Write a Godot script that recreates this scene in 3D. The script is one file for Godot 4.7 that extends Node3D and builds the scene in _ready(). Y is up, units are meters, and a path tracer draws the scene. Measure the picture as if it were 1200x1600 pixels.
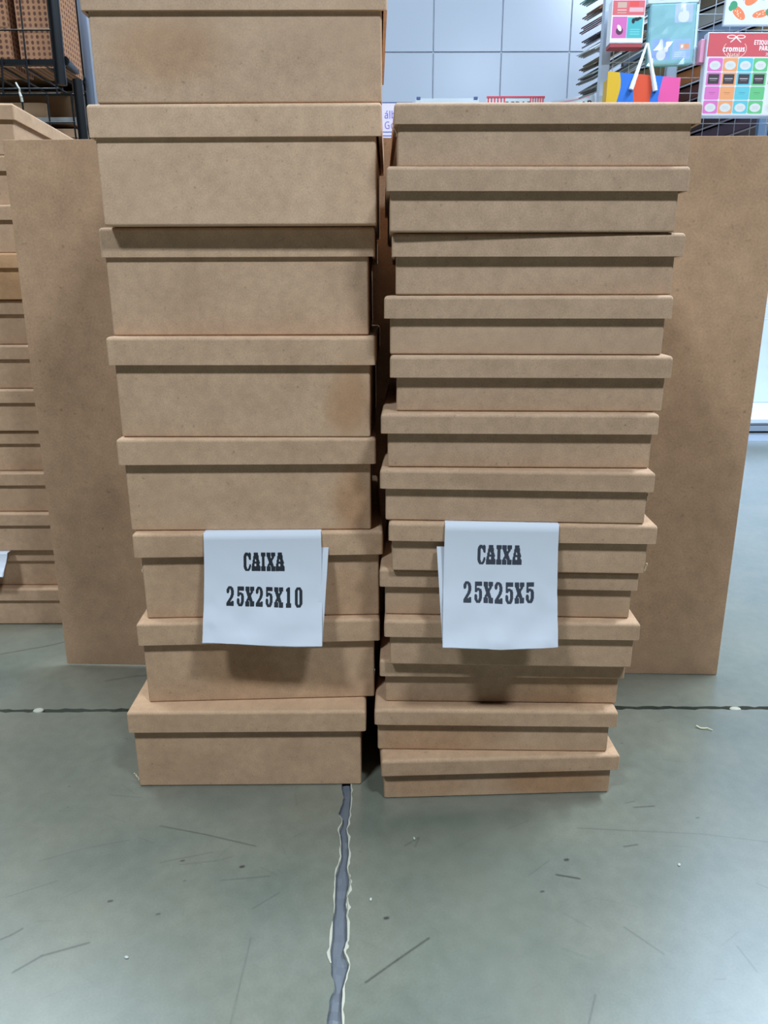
extends Node3D
# Two stacks of square fibreboard boxes in front of a leaning board, craft shop behind.

const UNDER := Color(0.0, 0.0, 0.0)
var rng := RandomNumberGenerator.new()
var soft := FastNoiseLite.new()
var used := {}
var M := {}
var blank := func(_v: Vector3) -> Color: return Color.WHITE

# ---------------------------------------------------------------- naming
func numbered(called: String) -> String:
	if not used.has(called):
		used[called] = 0
		return called
	used[called] += 1
	return "%s_%03d" % [called, used[called]]

func tag(o: Node3D, label: String, category: String, group := "", kind := "") -> Node3D:
	if label != "": o.set_meta("label", label)
	if category != "": o.set_meta("category", category)
	if group != "": o.set_meta("group", group)
	if kind != "": o.set_meta("kind", kind)
	return o

func thing(called: String, label: String, category: String, at := Vector3.ZERO, turn := 0.0, group := "") -> Node3D:
	var o := Node3D.new()
	o.name = numbered(called)
	add_child(o)
	o.position = at
	o.rotation.y = turn
	tag(o, label, category, group)
	return o

func put(called: String, mesh: Mesh, m: Material, parent: Node = null, at := Vector3.ZERO) -> MeshInstance3D:
	var o := MeshInstance3D.new()
	o.mesh = mesh
	if m: o.material_override = m
	if parent == null or parent == self:
		o.name = numbered(called)
		add_child(o)
	else:
		var n := 0
		var nm := called
		while parent.has_node(NodePath(nm)):
			n += 1
			nm = "%s_%03d" % [called, n]
		o.name = nm
		parent.add_child(o, true)
	o.position = at
	o.cast_shadow = GeometryInstance3D.SHADOW_CASTING_SETTING_ON
	return o

func struct(called: String, mesh: Mesh, m: Material, at := Vector3.ZERO) -> MeshInstance3D:
	var o := put(called, mesh, m, null, at)
	o.set_meta("kind", "structure")
	return o

# ---------------------------------------------------------------- mesh helpers
class Shape:
	var st := SurfaceTool.new()
	func _init() -> void:
		st.begin(Mesh.PRIMITIVE_TRIANGLES)
	func tri(a: Vector3, b: Vector3, c: Vector3, na: Vector3, nb: Vector3, nc: Vector3, ca := Color.WHITE, cb := Color.WHITE, cc := Color.WHITE, ua := Vector2.ZERO, ub := Vector2.ZERO, uc := Vector2.ZERO) -> void:
		var flip := (b - a).cross(c - a).dot(na + nb + nc) > 0.0
		st.set_color(ca); st.set_normal(na); st.set_uv(ua); st.add_vertex(a)
		if flip:
			st.set_color(cc); st.set_normal(nc); st.set_uv(uc); st.add_vertex(c)
			st.set_color(cb); st.set_normal(nb); st.set_uv(ub); st.add_vertex(b)
		else:
			st.set_color(cb); st.set_normal(nb); st.set_uv(ub); st.add_vertex(b)
			st.set_color(cc); st.set_normal(nc); st.set_uv(uc); st.add_vertex(c)
	func quad(a: Vector3, b: Vector3, c: Vector3, d: Vector3, n: Vector3, u0 := Vector2(0, 0), u1 := Vector2(1, 1)) -> void:
		# a..d around; a = uv u0, c = uv u1
		var ub := Vector2(u1.x, u0.y)
		var ud := Vector2(u0.x, u1.y)
		tri(a, b, c, n, n, n, Color.WHITE, Color.WHITE, Color.WHITE, u0, ub, u1)
		tri(a, c, d, n, n, n, Color.WHITE, Color.WHITE, Color.WHITE, u0, u1, ud)
	func box(lo: Vector3, hi: Vector3, xf := Transform3D.IDENTITY) -> void:
		var p := []
		for i in 8:
			p.append(xf * Vector3(hi.x if i & 1 else lo.x, hi.y if i & 2 else lo.y, hi.z if i & 4 else lo.z))
		var bs := xf.basis.orthonormalized()
		quad(p[6], p[7], p[5], p[4], bs.z)      # front: uv 0,0 at top left
		quad(p[3], p[2], p[0], p[1], -bs.z)
		quad(p[7], p[3], p[1], p[5], bs.x)
		quad(p[2], p[6], p[4], p[0], -bs.x)
		quad(p[2], p[3], p[7], p[6], bs.y)
		quad(p[4], p[5], p[1], p[0], -bs.y)
	func done() -> ArrayMesh:
		return st.commit()

func box_mesh(lo: Vector3, hi: Vector3) -> ArrayMesh:
	var s := Shape.new()
	s.box(lo, hi)
	return s.done()

# a box with chamfered edges
func bevel_mesh(size: Vector3, b: float) -> ArrayMesh:
	var hx := size.x / 2
	return loft([[b, 0.0, -1.0], [0.0, b, 0.0], [0.0, size.y - b, 0.0], [b, size.y, 1.0]], size.x, size.z, b, 1, blank)

func tube(a: Vector3, b: Vector3, r: float, n := 8) -> ArrayMesh:
	var s := Shape.new()
	add_tube(s, a, b, r, n)
	return s.done()

func add_tube(s: Shape, a: Vector3, b: Vector3, r: float, n := 8) -> void:
	var d := (b - a).normalized()
	var u := d.cross(Vector3(0.3, 0.2, 0.93)).normalized()
	var v := d.cross(u)
	for i in n:
		var t0 := TAU * i / n
		var t1 := TAU * (i + 1) / n
		var n0 := u * cos(t0) + v * sin(t0)
		var n1 := u * cos(t1) + v * sin(t1)
		s.tri(a + n0 * r, a + n1 * r, b + n1 * r, n0, n1, n1)
		s.tri(a + n0 * r, b + n1 * r, b + n0 * r, n0, n1, n0)
		s.tri(a, a + n0 * r, a + n1 * r, -d, -d, -d)
		s.tri(b, b + n0 * r, b + n1 * r, d, d, d)

# ring of a rounded rectangle centred on the axis: [point, outward normal]
func ring(w: float, d: float, r: float, sub: int) -> Array:
	var out := []
	var hw := w / 2 - r
	var hd := d / 2 - r
	var cs := [Vector2(hw, hd), Vector2(-hw, hd), Vector2(-hw, -hd), Vector2(hw, -hd)]   # x, z ; z front
	for k in 4:
		var a0 := k * PI / 2
		for j in 4:
			var t := a0 + (PI / 2) * j / 3.0
			var n := Vector2(cos(t), sin(t))
			out.append([cs[k] + n * r, n])
		var nx: Vector2 = cs[(k + 1) % 4]
		var nn := Vector2(cos(a0 + PI / 2), sin(a0 + PI / 2))
		var m := sub if k == 0 else 2
		for j in range(1, m):
			var f := float(j) / m
			out.append([(cs[k] as Vector2).lerp(nx, f) + nn * r, nn])
	return out

# profile rows: [inset, y, vertical part of the normal (-1..1)], consecutive rows joined; a row [.., "cut"] starts afresh
func loft(profile: Array, w: float, d: float, r: float, sub: int, paint: Callable, caps := true) -> ArrayMesh:
	var s := Shape.new()
	var last := []
	var rings := []
	for row in profile:
		var inset: float = row[0]
		var rr := maxf(r - inset, 0.0003)
		var pts := []
		for q in ring(w - 2 * inset, d - 2 * inset, rr, sub):
			var p: Vector2 = q[0]
			var nn: Vector2 = q[1]
			var ny: float = row[2]
			var nh := sqrt(maxf(0.0, 1.0 - ny * ny)) * (-1.0 if row.size() > 3 and row[3] == "in" else 1.0)
			var v := Vector3(p.x, row[1], p.y)
			var c: Color = paint.call(v) if paint.is_valid() else Color.WHITE
			pts.append([v, Vector3(nn.x * nh, ny, nn.y * nh), c])
		rings.append(pts)
	for i in range(1, rings.size()):
		var a: Array = rings[i - 1]
		var b: Array = rings[i]
		if absf(profile[i][0] - profile[i - 1][0]) < 1e-7 and absf(profile[i][1] - profile[i - 1][1]) < 1e-7:
			continue
		for k in a.size():
			var k2 := (k + 1) % a.size()
			s.tri(a[k][0], a[k2][0], b[k2][0], a[k][1], a[k2][1], b[k2][1], a[k][2], a[k2][2], b[k2][2])
			s.tri(a[k][0], b[k2][0], b[k][0], a[k][1], b[k2][1], b[k][1], a[k][2], b[k2][2], b[k][2])
	if caps:
		for e in [0, rings.size() - 1]:
			var pts: Array = rings[e]
			var ny := signf(profile[e][2]) if profile[e][2] != 0.0 else (-1.0 if e == 0 else 1.0)
			var n := Vector3(0, ny, 0)
			var c := Vector3(0, profile[e][1], 0)
			for k in pts.size():
				var k2 := (k + 1) % pts.size()
				s.tri(c, pts[k][0], pts[k2][0], n, n, n, pts[k][2], pts[k][2], pts[k2][2])
	return s.done()

# flat polygon (x, forward distance) raised to y1 with sides down to y0; uv in floor space
func slab_mesh(poly: PackedVector2Array, y0: float, y1: float, sides := true) -> ArrayMesh:
	var s := Shape.new()
	var idx := Geometry2D.triangulate_polygon(poly)
	var f := func(p: Vector2) -> Vector2: return Vector2((p.x + 0.8) / 1.6, (p.y - 0.2) / 1.6)
	for i in range(0, idx.size(), 3):
		var a := poly[idx[i]]
		var b := poly[idx[i + 1]]
		var c := poly[idx[i + 2]]
		s.tri(Vector3(a.x, y1, -a.y), Vector3(b.x, y1, -b.y), Vector3(c.x, y1, -c.y), Vector3.UP, Vector3.UP, Vector3.UP, Color.WHITE, Color.WHITE, Color.WHITE, f.call(a), f.call(b), f.call(c))
	if sides:
		var cw := Geometry2D.is_polygon_clockwise(poly)
		for i in poly.size():
			var a := poly[i]
			var b := poly[(i + 1) % poly.size()]
			var t := (b - a).normalized()
			var n2 := Vector2(t.y, -t.x) * (-1.0 if cw else 1.0)
			var n := Vector3(n2.x, 0, -n2.y)
			s.tri(Vector3(a.x, y1, -a.y), Vector3(b.x, y1, -b.y), Vector3(b.x, y0, -b.y), n, n, n, Color.WHITE, Color.WHITE, Color.WHITE, f.call(a), f.call(b), f.call(b))
			s.tri(Vector3(a.x, y1, -a.y), Vector3(b.x, y0, -b.y), Vector3(a.x, y0, -a.y), n, n, n, Color.WHITE, Color.WHITE, Color.WHITE, f.call(a), f.call(b), f.call(a))
	return s.done()

# ---------------------------------------------------------------- textures
func noise_bytes(size: int, freq: float, oct: int, sd: int) -> PackedByteArray:
	var n := FastNoiseLite.new()
	n.noise_type = FastNoiseLite.TYPE_SIMPLEX_SMOOTH
	n.seed = sd
	n.frequency = freq
	n.fractal_type = FastNoiseLite.FRACTAL_FBM if oct > 1 else FastNoiseLite.FRACTAL_NONE
	n.fractal_octaves = oct
	return n.get_seamless_image(size, size, false, false, 0.12).get_data()

func tex_of(img: Image) -> ImageTexture:
	img.generate_mipmaps()
	return ImageTexture.create_from_image(img)

# pressed fibreboard: warm, faint clouds, fibre grain, a few dark flecks (values relative to 1)
func fibre_texture(size: int) -> ImageTexture:
	var cloud := noise_bytes(size, 0.010, 3, 3)
	var mid := noise_bytes(size, 0.045, 2, 8)
	var fine := noise_bytes(size, 0.35, 1, 21)
	var spots := noise_bytes(size, 0.09, 2, 44)
	var out := PackedByteArray()
	out.resize(size * size * 3)
	for i in size * size:
		var c := (cloud[i] - 128) / 128.0
		var m := (mid[i] - 128) / 128.0
		var f := (fine[i] - 128) / 128.0
		var v := 232.0 + 8.0 * c + 9.0 * m + 13.0 * f
		var sp := spots[i] - 208
		if sp > 0: v -= sp * 0.9
		var warm := 2.5 * c
		out[i * 3] = clampi(int(v), 0, 255)
		out[i * 3 + 1] = clampi(int(v - 1.0 + warm * 0.5), 0, 255)
		out[i * 3 + 2] = clampi(int(v - 2.0 + warm), 0, 255)
	var img := Image.create_from_data(size, size, false, Image.FORMAT_RGB8, out)
	# stray fibres
	rng.seed = 91
	for k in 420:
		var p := Vector2(rng.randf() * size, rng.randf() * size)
		var a := rng.randf() * TAU
		var light := rng.randf() < 0.45
		stroke(img, p, p + Vector2(cos(a), sin(a)) * rng.randf_range(1, 5), 0.45, Color(1, 0.98, 0.95) if light else Color(0.62, 0.55, 0.48), 0.35 if light else 0.4)
	for k in 90:
		var p := Vector2(rng.randf() * size, rng.randf() * size)
		stroke(img, p, p + Vector2(1, 0.5), rng.randf_range(0.3, 0.7), Color(0.4, 0.33, 0.27), 0.5)
	return tex_of(img)

func stroke(img: Image, a: Vector2, b: Vector2, w: float, c: Color, alpha: float) -> void:
	var n := int(maxf(1, a.distance_to(b) * 1.5))
	var R := int(ceil(w + 1))
	var iw := img.get_width()
	var ih := img.get_height()
	var seen := {}
	for i in n + 1:
		var p := a.lerp(b, float(i) / n)
		for dy in range(-R, R + 1):
			for dx in range(-R, R + 1):
				var x := int(floor(p.x)) + dx
				var y := int(floor(p.y)) + dy
				var key := y * 8192 + x
				if seen.has(key): continue
				var dd := Vector2(x + 0.5, y + 0.5).distance_to(p)
				var k := clampf(w + 0.5 - dd, 0.0, 1.0)
				if k <= 0.0: continue
				if k >= 0.99: seen[key] = true
				var px := posmod(x, iw)
				var py := posmod(y, ih)
				img.set_pixel(px, py, img.get_pixel(px, py).lerp(c, k * alpha * (1.0 if k >= 0.99 else 0.5)))

func fpx(x: float, z: float, size: int) -> Vector2:
	return Vector2((x + 0.8) / 1.6 * size, (z - 0.2) / 1.6 * size)

func floor_texture(size: int) -> ImageTexture:
	var cloud := noise_bytes(size, 0.006, 4, 61)
	var mid := noise_bytes(size, 0.05, 3, 62)
	var fine := noise_bytes(size, 0.4, 1, 63)
	var out := PackedByteArray()
	out.resize(size * size * 3)
	for i in size * size:
		var c := (cloud[i] - 128) / 128.0
		var m := (mid[i] - 128) / 128.0
		var f := (fine[i] - 128) / 128.0
		var v := 7.0 * c + 5.0 * m + 4.0 * f
		out[i * 3] = clampi(int(104.0 + v + 3.0 * c), 0, 255)
		out[i * 3 + 1] = clampi(int(106.0 + v), 0, 255)
		out[i * 3 + 2] = clampi(int(93.0 + v - 2.0 * c), 0, 255)
	var img := Image.create_from_data(size, size, false, Image.FORMAT_RGB8, out)
	rng.seed = 77
	var dark := Color(0.13, 0.13, 0.12)
	var pale := Color(0.46, 0.47, 0.43)
	for k in 700:      # small scuffs, all over
		var p := Vector2(rng.randf() * size, rng.randf() * size)
		var a := rng.randf_range(-0.7, 0.7) if rng.randf() < 0.6 else rng.randf() * TAU
		var l := rng.randf_range(4, 34)
		var q := p + Vector2(cos(a), sin(a)) * l
		stroke(img, p, q, rng.randf_range(0.2, 0.5), dark if rng.randf() < 0.75 else pale, rng.randf_range(0.10, 0.32))
	for k in 170:      # specks
		var p := Vector2(rng.randf() * size, rng.randf() * size)
		stroke(img, p, p + Vector2(rng.randf_range(0, 2), rng.randf_range(0, 1)), rng.randf_range(0.3, 1.0), dark if rng.randf() < 0.8 else pale, 0.4)
	# long scratches where they lie in front of the stacks
	var lines := [[[-0.235, 0.650, -0.185, 0.637, -0.130, 0.620], 0.9, 0.55, 0], [[-0.156, 0.575, -0.11, 0.580], 0.7, 0.45, 0],
		[[-0.345, 0.50, -0.325, 0.513, -0.318, 0.520], 1.2, 0.5, 0], [[-0.306, 0.476, -0.289, 0.492, -0.254, 0.505], 1.3, 0.55, 0],
		[[-0.22, 0.598, -0.171, 0.612], 0.7, 0.45, 0], [[-0.34, 0.60, -0.30, 0.618, -0.26, 0.629], 0.7, 0.35, 0], [[-0.12, 0.541, -0.098, 0.560], 0.7, 0.4, 0],
		[[-0.016, 0.466, 0.010, 0.487, 0.038, 0.509], 1.2, 0.6, 0], [[-0.015, 0.489, 0.0, 0.480, 0.02, 0.480], 0.7, 0.4, 1],
		[[0.164, 0.581, 0.185, 0.576], 1.4, 0.7, 0], [[0.269, 0.677, 0.292, 0.679], 1.2, 0.5, 0], [[0.262, 0.684, 0.273, 0.687], 0.9, 0.4, 0],
		[[0.24, 0.618, 0.255, 0.621], 1.2, 0.5, 0], [[0.20, 0.645, 0.325, 0.636, 0.40, 0.622, 0.5, 0.61], 0.7, 0.4, 0], [[0.21, 0.52, 0.235, 0.492], 0.9, 0.4, 0],
		[[0.155, 0.43, 0.167, 0.455], 0.9, 0.45, 0], [[0.30, 0.50, 0.305, 0.475], 0.9, 0.4, 0], [[0.02, 0.62, 0.035, 0.632, 0.03, 0.618], 0.8, 0.4, 0],
		[[-0.30, 0.455, -0.2, 0.462, -0.13, 0.478], 0.6, 0.35, 1], [[-0.18, 0.43, -0.10, 0.468, -0.05, 0.49], 0.6, 0.4, 1], [[-0.118, 0.43, -0.116, 0.51], 0.8, 0.3, 0],
		[[-0.305, 0.70, -0.27, 0.695], 0.7, 0.4, 0], [[-0.20, 0.595, -0.165, 0.600, -0.15, 0.606], 0.7, 0.35, 0], [[0.35, 0.57, 0.37, 0.555], 0.7, 0.4, 0],
		[[-0.40, 0.95, -0.36, 0.965, -0.30, 0.97], 3.0, 0.18, 0], [[-0.62, 1.02, -0.53, 1.06, -0.5, 1.08], 2.5, 0.25, 0], [[-0.35, 0.555, -0.31, 0.575], 0.7, 0.4, 0]]
	for l in lines:
		var p: Array = l[0]
		for i in range(0, p.size() - 2, 2):
			stroke(img, fpx(p[i], p[i + 1], size), fpx(p[i + 2], p[i + 3], size), l[1] * 0.7, pale if l[3] else dark, l[2] * 0.85)
	for q in [[0.177, 0.600, 2.6], [-0.253, 0.55, 2.2], [0.0, 0.53, 2.4], [-0.20, 0.60, 1.8], [-0.205, 0.535, 1.5], [0.33, 0.66, 1.4], [0.145, 0.56, 1.6], [-0.14, 0.592, 2.6]]:
		var p := fpx(q[0], q[1], size)
		stroke(img, p, p + Vector2(2.5, 0.6), q[2] * 0.6, Color(0.14, 0.13, 0.13), 0.75)
	return tex_of(img)

# slab-serif wood-type letters, 20 rows each
const GLYPHS := {
	"C": "...####..##.|..######.###|.###########|.####..#####|####....####|####.....###|####.....###|####......##|####........|####........|####........|####........|####........|####......##|####......##|####.....###|.####....##.|.####...###.|..########..|...######...",
	"A": "....######....|....######....|....######....|....#######...|...###.####...|...###.####...|...###.####...|...##..####...|..###...####..|..###...####..|..###########.|..###########.|.###....####..|.###....####..|.###....#####.|######.#######|######.#######|######.#######|######.#######|######.#######",
	"I": "########|########|########|########|..####..|..####..|..####..|..####..|..####..|..####..|..####..|..####..|..####..|..####..|..####..|########|########|########|########|########",
	"X": "######..######|######..######|######..######|######..######|.#####...###..|..####...###..|..#####.###...|...####.##....|...######.....|....#####.....|....#####.....|....######....|...##.####....|..###.#####...|..##...####...|######..######|######..######|######..######|######..######|######..######",
	"2": "...#####....|..########..|.####..####.|####...####.|####....####|####....####|.##.....####|........####|........####|.......####.|.......####.|......####..|.....####...|....####....|...####.....|..####...###|.###########|############|############|############",
	"5": ".###########|.###########|.###########|.###########|.##.........|.##.........|.##.####....|.##########.|.####..####.|.###....####|........####|........####|.##.....####|####....####|####....####|####....####|####...####.|.####..####.|..########..|...######...",
	"1": "...###..|.#####..|######..|######..|..####..|..####..|..####..|..####..|..####..|..####..|..####..|..####..|..####..|..####..|..####..|..####..|########|########|########|########",
	"0": "...######...|..########..|.####..####.|####....####|####....####|####....####|####....####|####....####|####....####|####....####|####....####|####....####|####....####|####....####|####....####|####....####|####....####|.####..####.|..########..|...######..."}

func glyph(img: Image, ch: String, x0: int, x1: int, y0: int, y1: int, c: Color) -> void:
	var rows: PackedStringArray = (GLYPHS[ch] as String).split("|")
	var gw := rows[0].length()
	var gh := rows.size()
	var at := func(i: int, j: int) -> float:
		if i < 0 or j < 0 or i >= gw or j >= gh: return 0.0
		return 1.0 if rows[j][i] == "#" else 0.0
	for y in range(y0 - 1, y1 + 2):
		for x in range(x0 - 1, x1 + 2):
			var u := (x + 0.5 - x0) / (x1 - x0) * gw - 0.5
			var v := (y + 0.5 - y0) / (y1 - y0) * gh - 0.5
			var i := int(floor(u))
			var j := int(floor(v))
			var fu := u - i
			var fv := v - j
			var k: float = lerpf(lerpf(at.call(i, j), at.call(i + 1, j), fu), lerpf(at.call(i, j + 1), at.call(i + 1, j + 1), fu), fv)
			# ink spread: heavier stems
			for du in [-0.42, 0.42]:
				var iu: int = int(floor(u + du))
				var f2: float = u + du - iu
				var k2: float = lerpf(lerpf(at.call(iu, j), at.call(iu + 1, j), f2), lerpf(at.call(iu, j + 1), at.call(iu + 1, j + 1), f2), fv)
				k = maxf(k, k2)
			k = smoothstep(0.2, 0.46, k)
			if k > 0.0 and x >= 0 and y >= 0 and x < img.get_width() and y < img.get_height():
				img.set_pixel(x, y, img.get_pixel(x, y).lerp(c, k))

func fill_disc(img: Image, cx: float, cy: float, rx: float, ry: float, c: Color, turn := 0.0) -> void:
	var R := int(maxf(rx, ry)) + 2
	for y in range(int(cy) - R, int(cy) + R + 1):
		for x in range(int(cx) - R, int(cx) + R + 1):
			if x < 0 or y < 0 or x >= img.get_width() or y >= img.get_height(): continue
			var p := Vector2(x + 0.5 - cx, y + 0.5 - cy).rotated(-turn)
			var dd := sqrt((p.x / rx) * (p.x / rx) + (p.y / ry) * (p.y / ry))
			var k := clampf((1.0 - dd) * minf(rx, ry) + 0.5, 0.0, 1.0)
			if k > 0.0: img.set_pixel(x, y, img.get_pixel(x, y).lerp(c, k))

func plain(c: Color, rough := 0.7, metal := 0.0) -> StandardMaterial3D:
	var m := StandardMaterial3D.new()
	m.albedo_color = c
	m.roughness = rough
	m.metallic = metal
	return m

func printed(img: Image, rough := 0.5) -> StandardMaterial3D:
	var m := plain(Color.WHITE, rough)
	m.albedo_texture = tex_of(img)
	return m

# ---------------------------------------------------------------- the boxes
# stain: [x, y, rx, ry, strength, colour]
func paint_for(sd: float, tint: Color, stains: Array) -> Callable:
	return func(v: Vector3) -> Color:
		var a := soft.get_noise_3d(v.x * 30.0 + sd * 17.0, v.y * 30.0 + sd * 5.0, v.z * 30.0)
		var k := 0.83 * (1.0 + 0.07 * a)
		var c := Color(tint.r * k, tint.g * k, tint.b * k)
		if v.z > 0.1:
			for s in stains:
				var q := Vector2((v.x - s[0]) / s[2], (v.y - s[1]) / s[3]).length()
				q += 0.5 * soft.get_noise_2d(v.x * 160.0 + sd * 3.0, v.y * 160.0)
				var w: float = s[4] * (1.0 - smoothstep(0.45, 1.15, q))
				var sc: Color = s[5]
				c = Color(c.r * lerpf(1, sc.r, w), c.g * lerpf(1, sc.g, w), c.b * lerpf(1, sc.b, w))
		return c

func rows(y0: float, y1: float, n: int, inset := 0.0) -> Array:
	var out := []
	for i in n + 1:
		out.append([inset, lerpf(y0, y1, float(i) / n), 0.0])
	return out

func make_box(label: String, group: String, at: Vector3, turn: float, tilt: float, size: Vector3, lid_size: Vector2, lid_h: float, lid_off: Vector2, m: Material, sd: float, tint: Color, stains := [], sub := 26) -> Node3D:
	# size: body width, whole height, body depth; lid_size: lid width, depth; front faces stay in line
	var o := thing("fibreboard_box", label, "box", at, turn, group)
	o.rotation.z = tilt
	var wall := 0.003
	var rb := 0.0016
	var body_rows := [[rb, 0.0004, -0.9], [0.0005, 0.0009, -0.5]]
	body_rows.append_array(rows(0.0022, size.y - wall - 0.0002, 9 if sub > 8 else 2))
	var body := put("body", loft(body_rows, size.x, size.z, 0.002, sub, paint_for(sd, tint, stains)), m, o)
	body.position.z = size.x / 2 - size.z / 2
	var y1 := size.y
	var y0 := size.y - lid_h
	var r := 0.0038
	var lr := [[0.0, y0, 0.0]]
	lr.append_array(rows(y0, y1 - r, 4 if sub > 8 else 1).slice(1))
	for j in range(1, 5):
		var t := PI / 2 * j / 4.0
		lr.append([r * (1.0 - cos(t)), y1 - r + r * sin(t), sin(t)])
	var full := [[wall, y1 - wall, -1.0], [wall, y1 - wall, 0.0, "in"], [wall, y0, 0.0, "in"], [wall, y0, -1.0], [0.0, y0, -1.0]]
	full.append_array(lr)
	var lid := put("lid", loft(full, lid_size.x, lid_size.y, 0.0025, sub, paint_for(sd + 0.5, tint, stains)), m, o)
	lid.position = Vector3(lid_off.x, 0, lid_size.x / 2 - lid_size.y / 2 - lid_off.y)
	return o

# ---------------------------------------------------------------- a hanging sheet
func sheet_mesh(tl: Vector3, tr: Vector3, bl: Vector3, br: Vector3, flap_l: Vector3, flap_r: Vector3, sd: float, r := 0.0035) -> ArrayMesh:
	var s := Shape.new()
	var path := []      # [kind, t]
	for i in 3: path.append([0, i / 3.0])
	for i in 15: path.append([1, i / 14.0])
	for i in range(1, 6): path.append([2, i / 6.0])
	for i in 9: path.append([3, i / 8.0])
	var nu := 14
	var grid := []
	for q in path:
		var line := []
		for j in nu + 1:
			var u := float(j) / nu
			var top := tl.lerp(tr, u)
			var bot := bl.lerp(br, u)
			var fl := flap_l.lerp(flap_r, u)
			var p := Vector3.ZERO
			var t: float = q[1]
			var uv := Vector2(0.02, 0.02)
			if q[0] == 0:
				p = top + Vector3(0, 0.0, -0.022 * (1.0 - t))
				uv = Vector2(u, 0.004)
			elif q[0] == 1:
				p = top.lerp(bot, t)
				# hangs close at first, then swings away; soft dents near the fold
				p.z = lerpf(top.z, bot.z, t * t * 0.75 + t * 0.25)
				var w := soft.get_noise_2d(u * 55.0 + sd * 31.0, t * 70.0 + sd * 7.0)
				p.z += w * 0.0034 * smoothstep(0.1, 1.0, t)
				p.y += 0.0012 * sin(u * 5.0 + sd) * t
				uv = Vector2(u, t)
			elif q[0] == 2:
				var a := PI * t
				p = bot + Vector3(0, -r * sin(a) * 0.55 + 0.0012 * sin(u * 5.0 + sd), -r * (1.0 - cos(a)))
				uv = Vector2(u, 0.999)
			else:
				var start := bot + Vector3(0, 0.0012 * sin(u * 5.0 + sd), -2.0 * r)
				p = start.lerp(fl, t)
			line.append([p, uv])
		grid.append(line)
	for i in range(1, grid.size()):
		for j in nu:
			var a: Array = grid[i - 1][j]
			var b: Array = grid[i - 1][j + 1]
			var c: Array = grid[i][j + 1]
			var d: Array = grid[i][j]
			var g := func(ii: int, jj: int) -> Vector3:
				var i0 := clampi(ii - 1, 0, grid.size() - 1)
				var i1 := clampi(ii + 1, 0, grid.size() - 1)
				var j0 := clampi(jj - 1, 0, nu)
				var j1 := clampi(jj + 1, 0, nu)
				return ((grid[ii][j1][0] - grid[ii][j0][0]) as Vector3).cross(grid[i0][jj][0] - grid[i1][jj][0]).normalized()
			var na: Vector3 = g.call(i - 1, j)
			var nb: Vector3 = g.call(i - 1, j + 1)
			var nc: Vector3 = g.call(i, j + 1)
			var nd: Vector3 = g.call(i, j)
			var W := Color.WHITE
			s.tri(a[0], b[0], c[0], na, nb, nc, W, W, W, a[1], b[1], c[1])
			s.tri(a[0], c[0], d[0], na, nc, nd, W, W, W, a[1], c[1], d[1])
	return s.done()

func sign_image(w: int, h: int, words: Array, c: Color) -> StandardMaterial3D:
	var img := Image.create(w, h, false, Image.FORMAT_RGB8)
	img.fill(Color(0.81, 0.81, 0.825))
	for q in words:
		glyph(img, q[0], int(q[1] * w), int(q[2] * w), int(q[3] * h), int(q[4] * h), c)
	var m := printed(img, 0.62)
	m.cull_mode = BaseMaterial3D.CULL_DISABLED
	m.backlight_enabled = true
	m.backlight = Color(0.12, 0.12, 0.12)
	return m

func lettering(text: String, height: float, at: Vector3, m: Material, parent: Node, stretch := 1.0, bold := true) -> MeshInstance3D:
	var t := TextMesh.new()
	var f := SystemFont.new()
	f.font_names = PackedStringArray(["Droid Sans"])
	f.font_weight = 700 if bold else 400
	t.font = f
	t.text = text
	t.font_size = 24
	t.pixel_size = height / 17.5
	t.depth = 0.0006
	var o := put("lettering", t, m, parent, at)
	o.scale.x = stretch
	return o

# ---------------------------------------------------------------- scene
func _ready() -> void:
	soft.noise_type = FastNoiseLite.TYPE_SIMPLEX_SMOOTH
	soft.seed = 12
	soft.frequency = 0.05
	rng.seed = 5
	view_and_light()
	materials()
	shell()
	floor_slabs()
	leaning_board()
	stacks()
	paper_signs()
	side_stack()
	wire_shelf()
	craft_rack()
	label_cards()
	litter()

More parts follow.
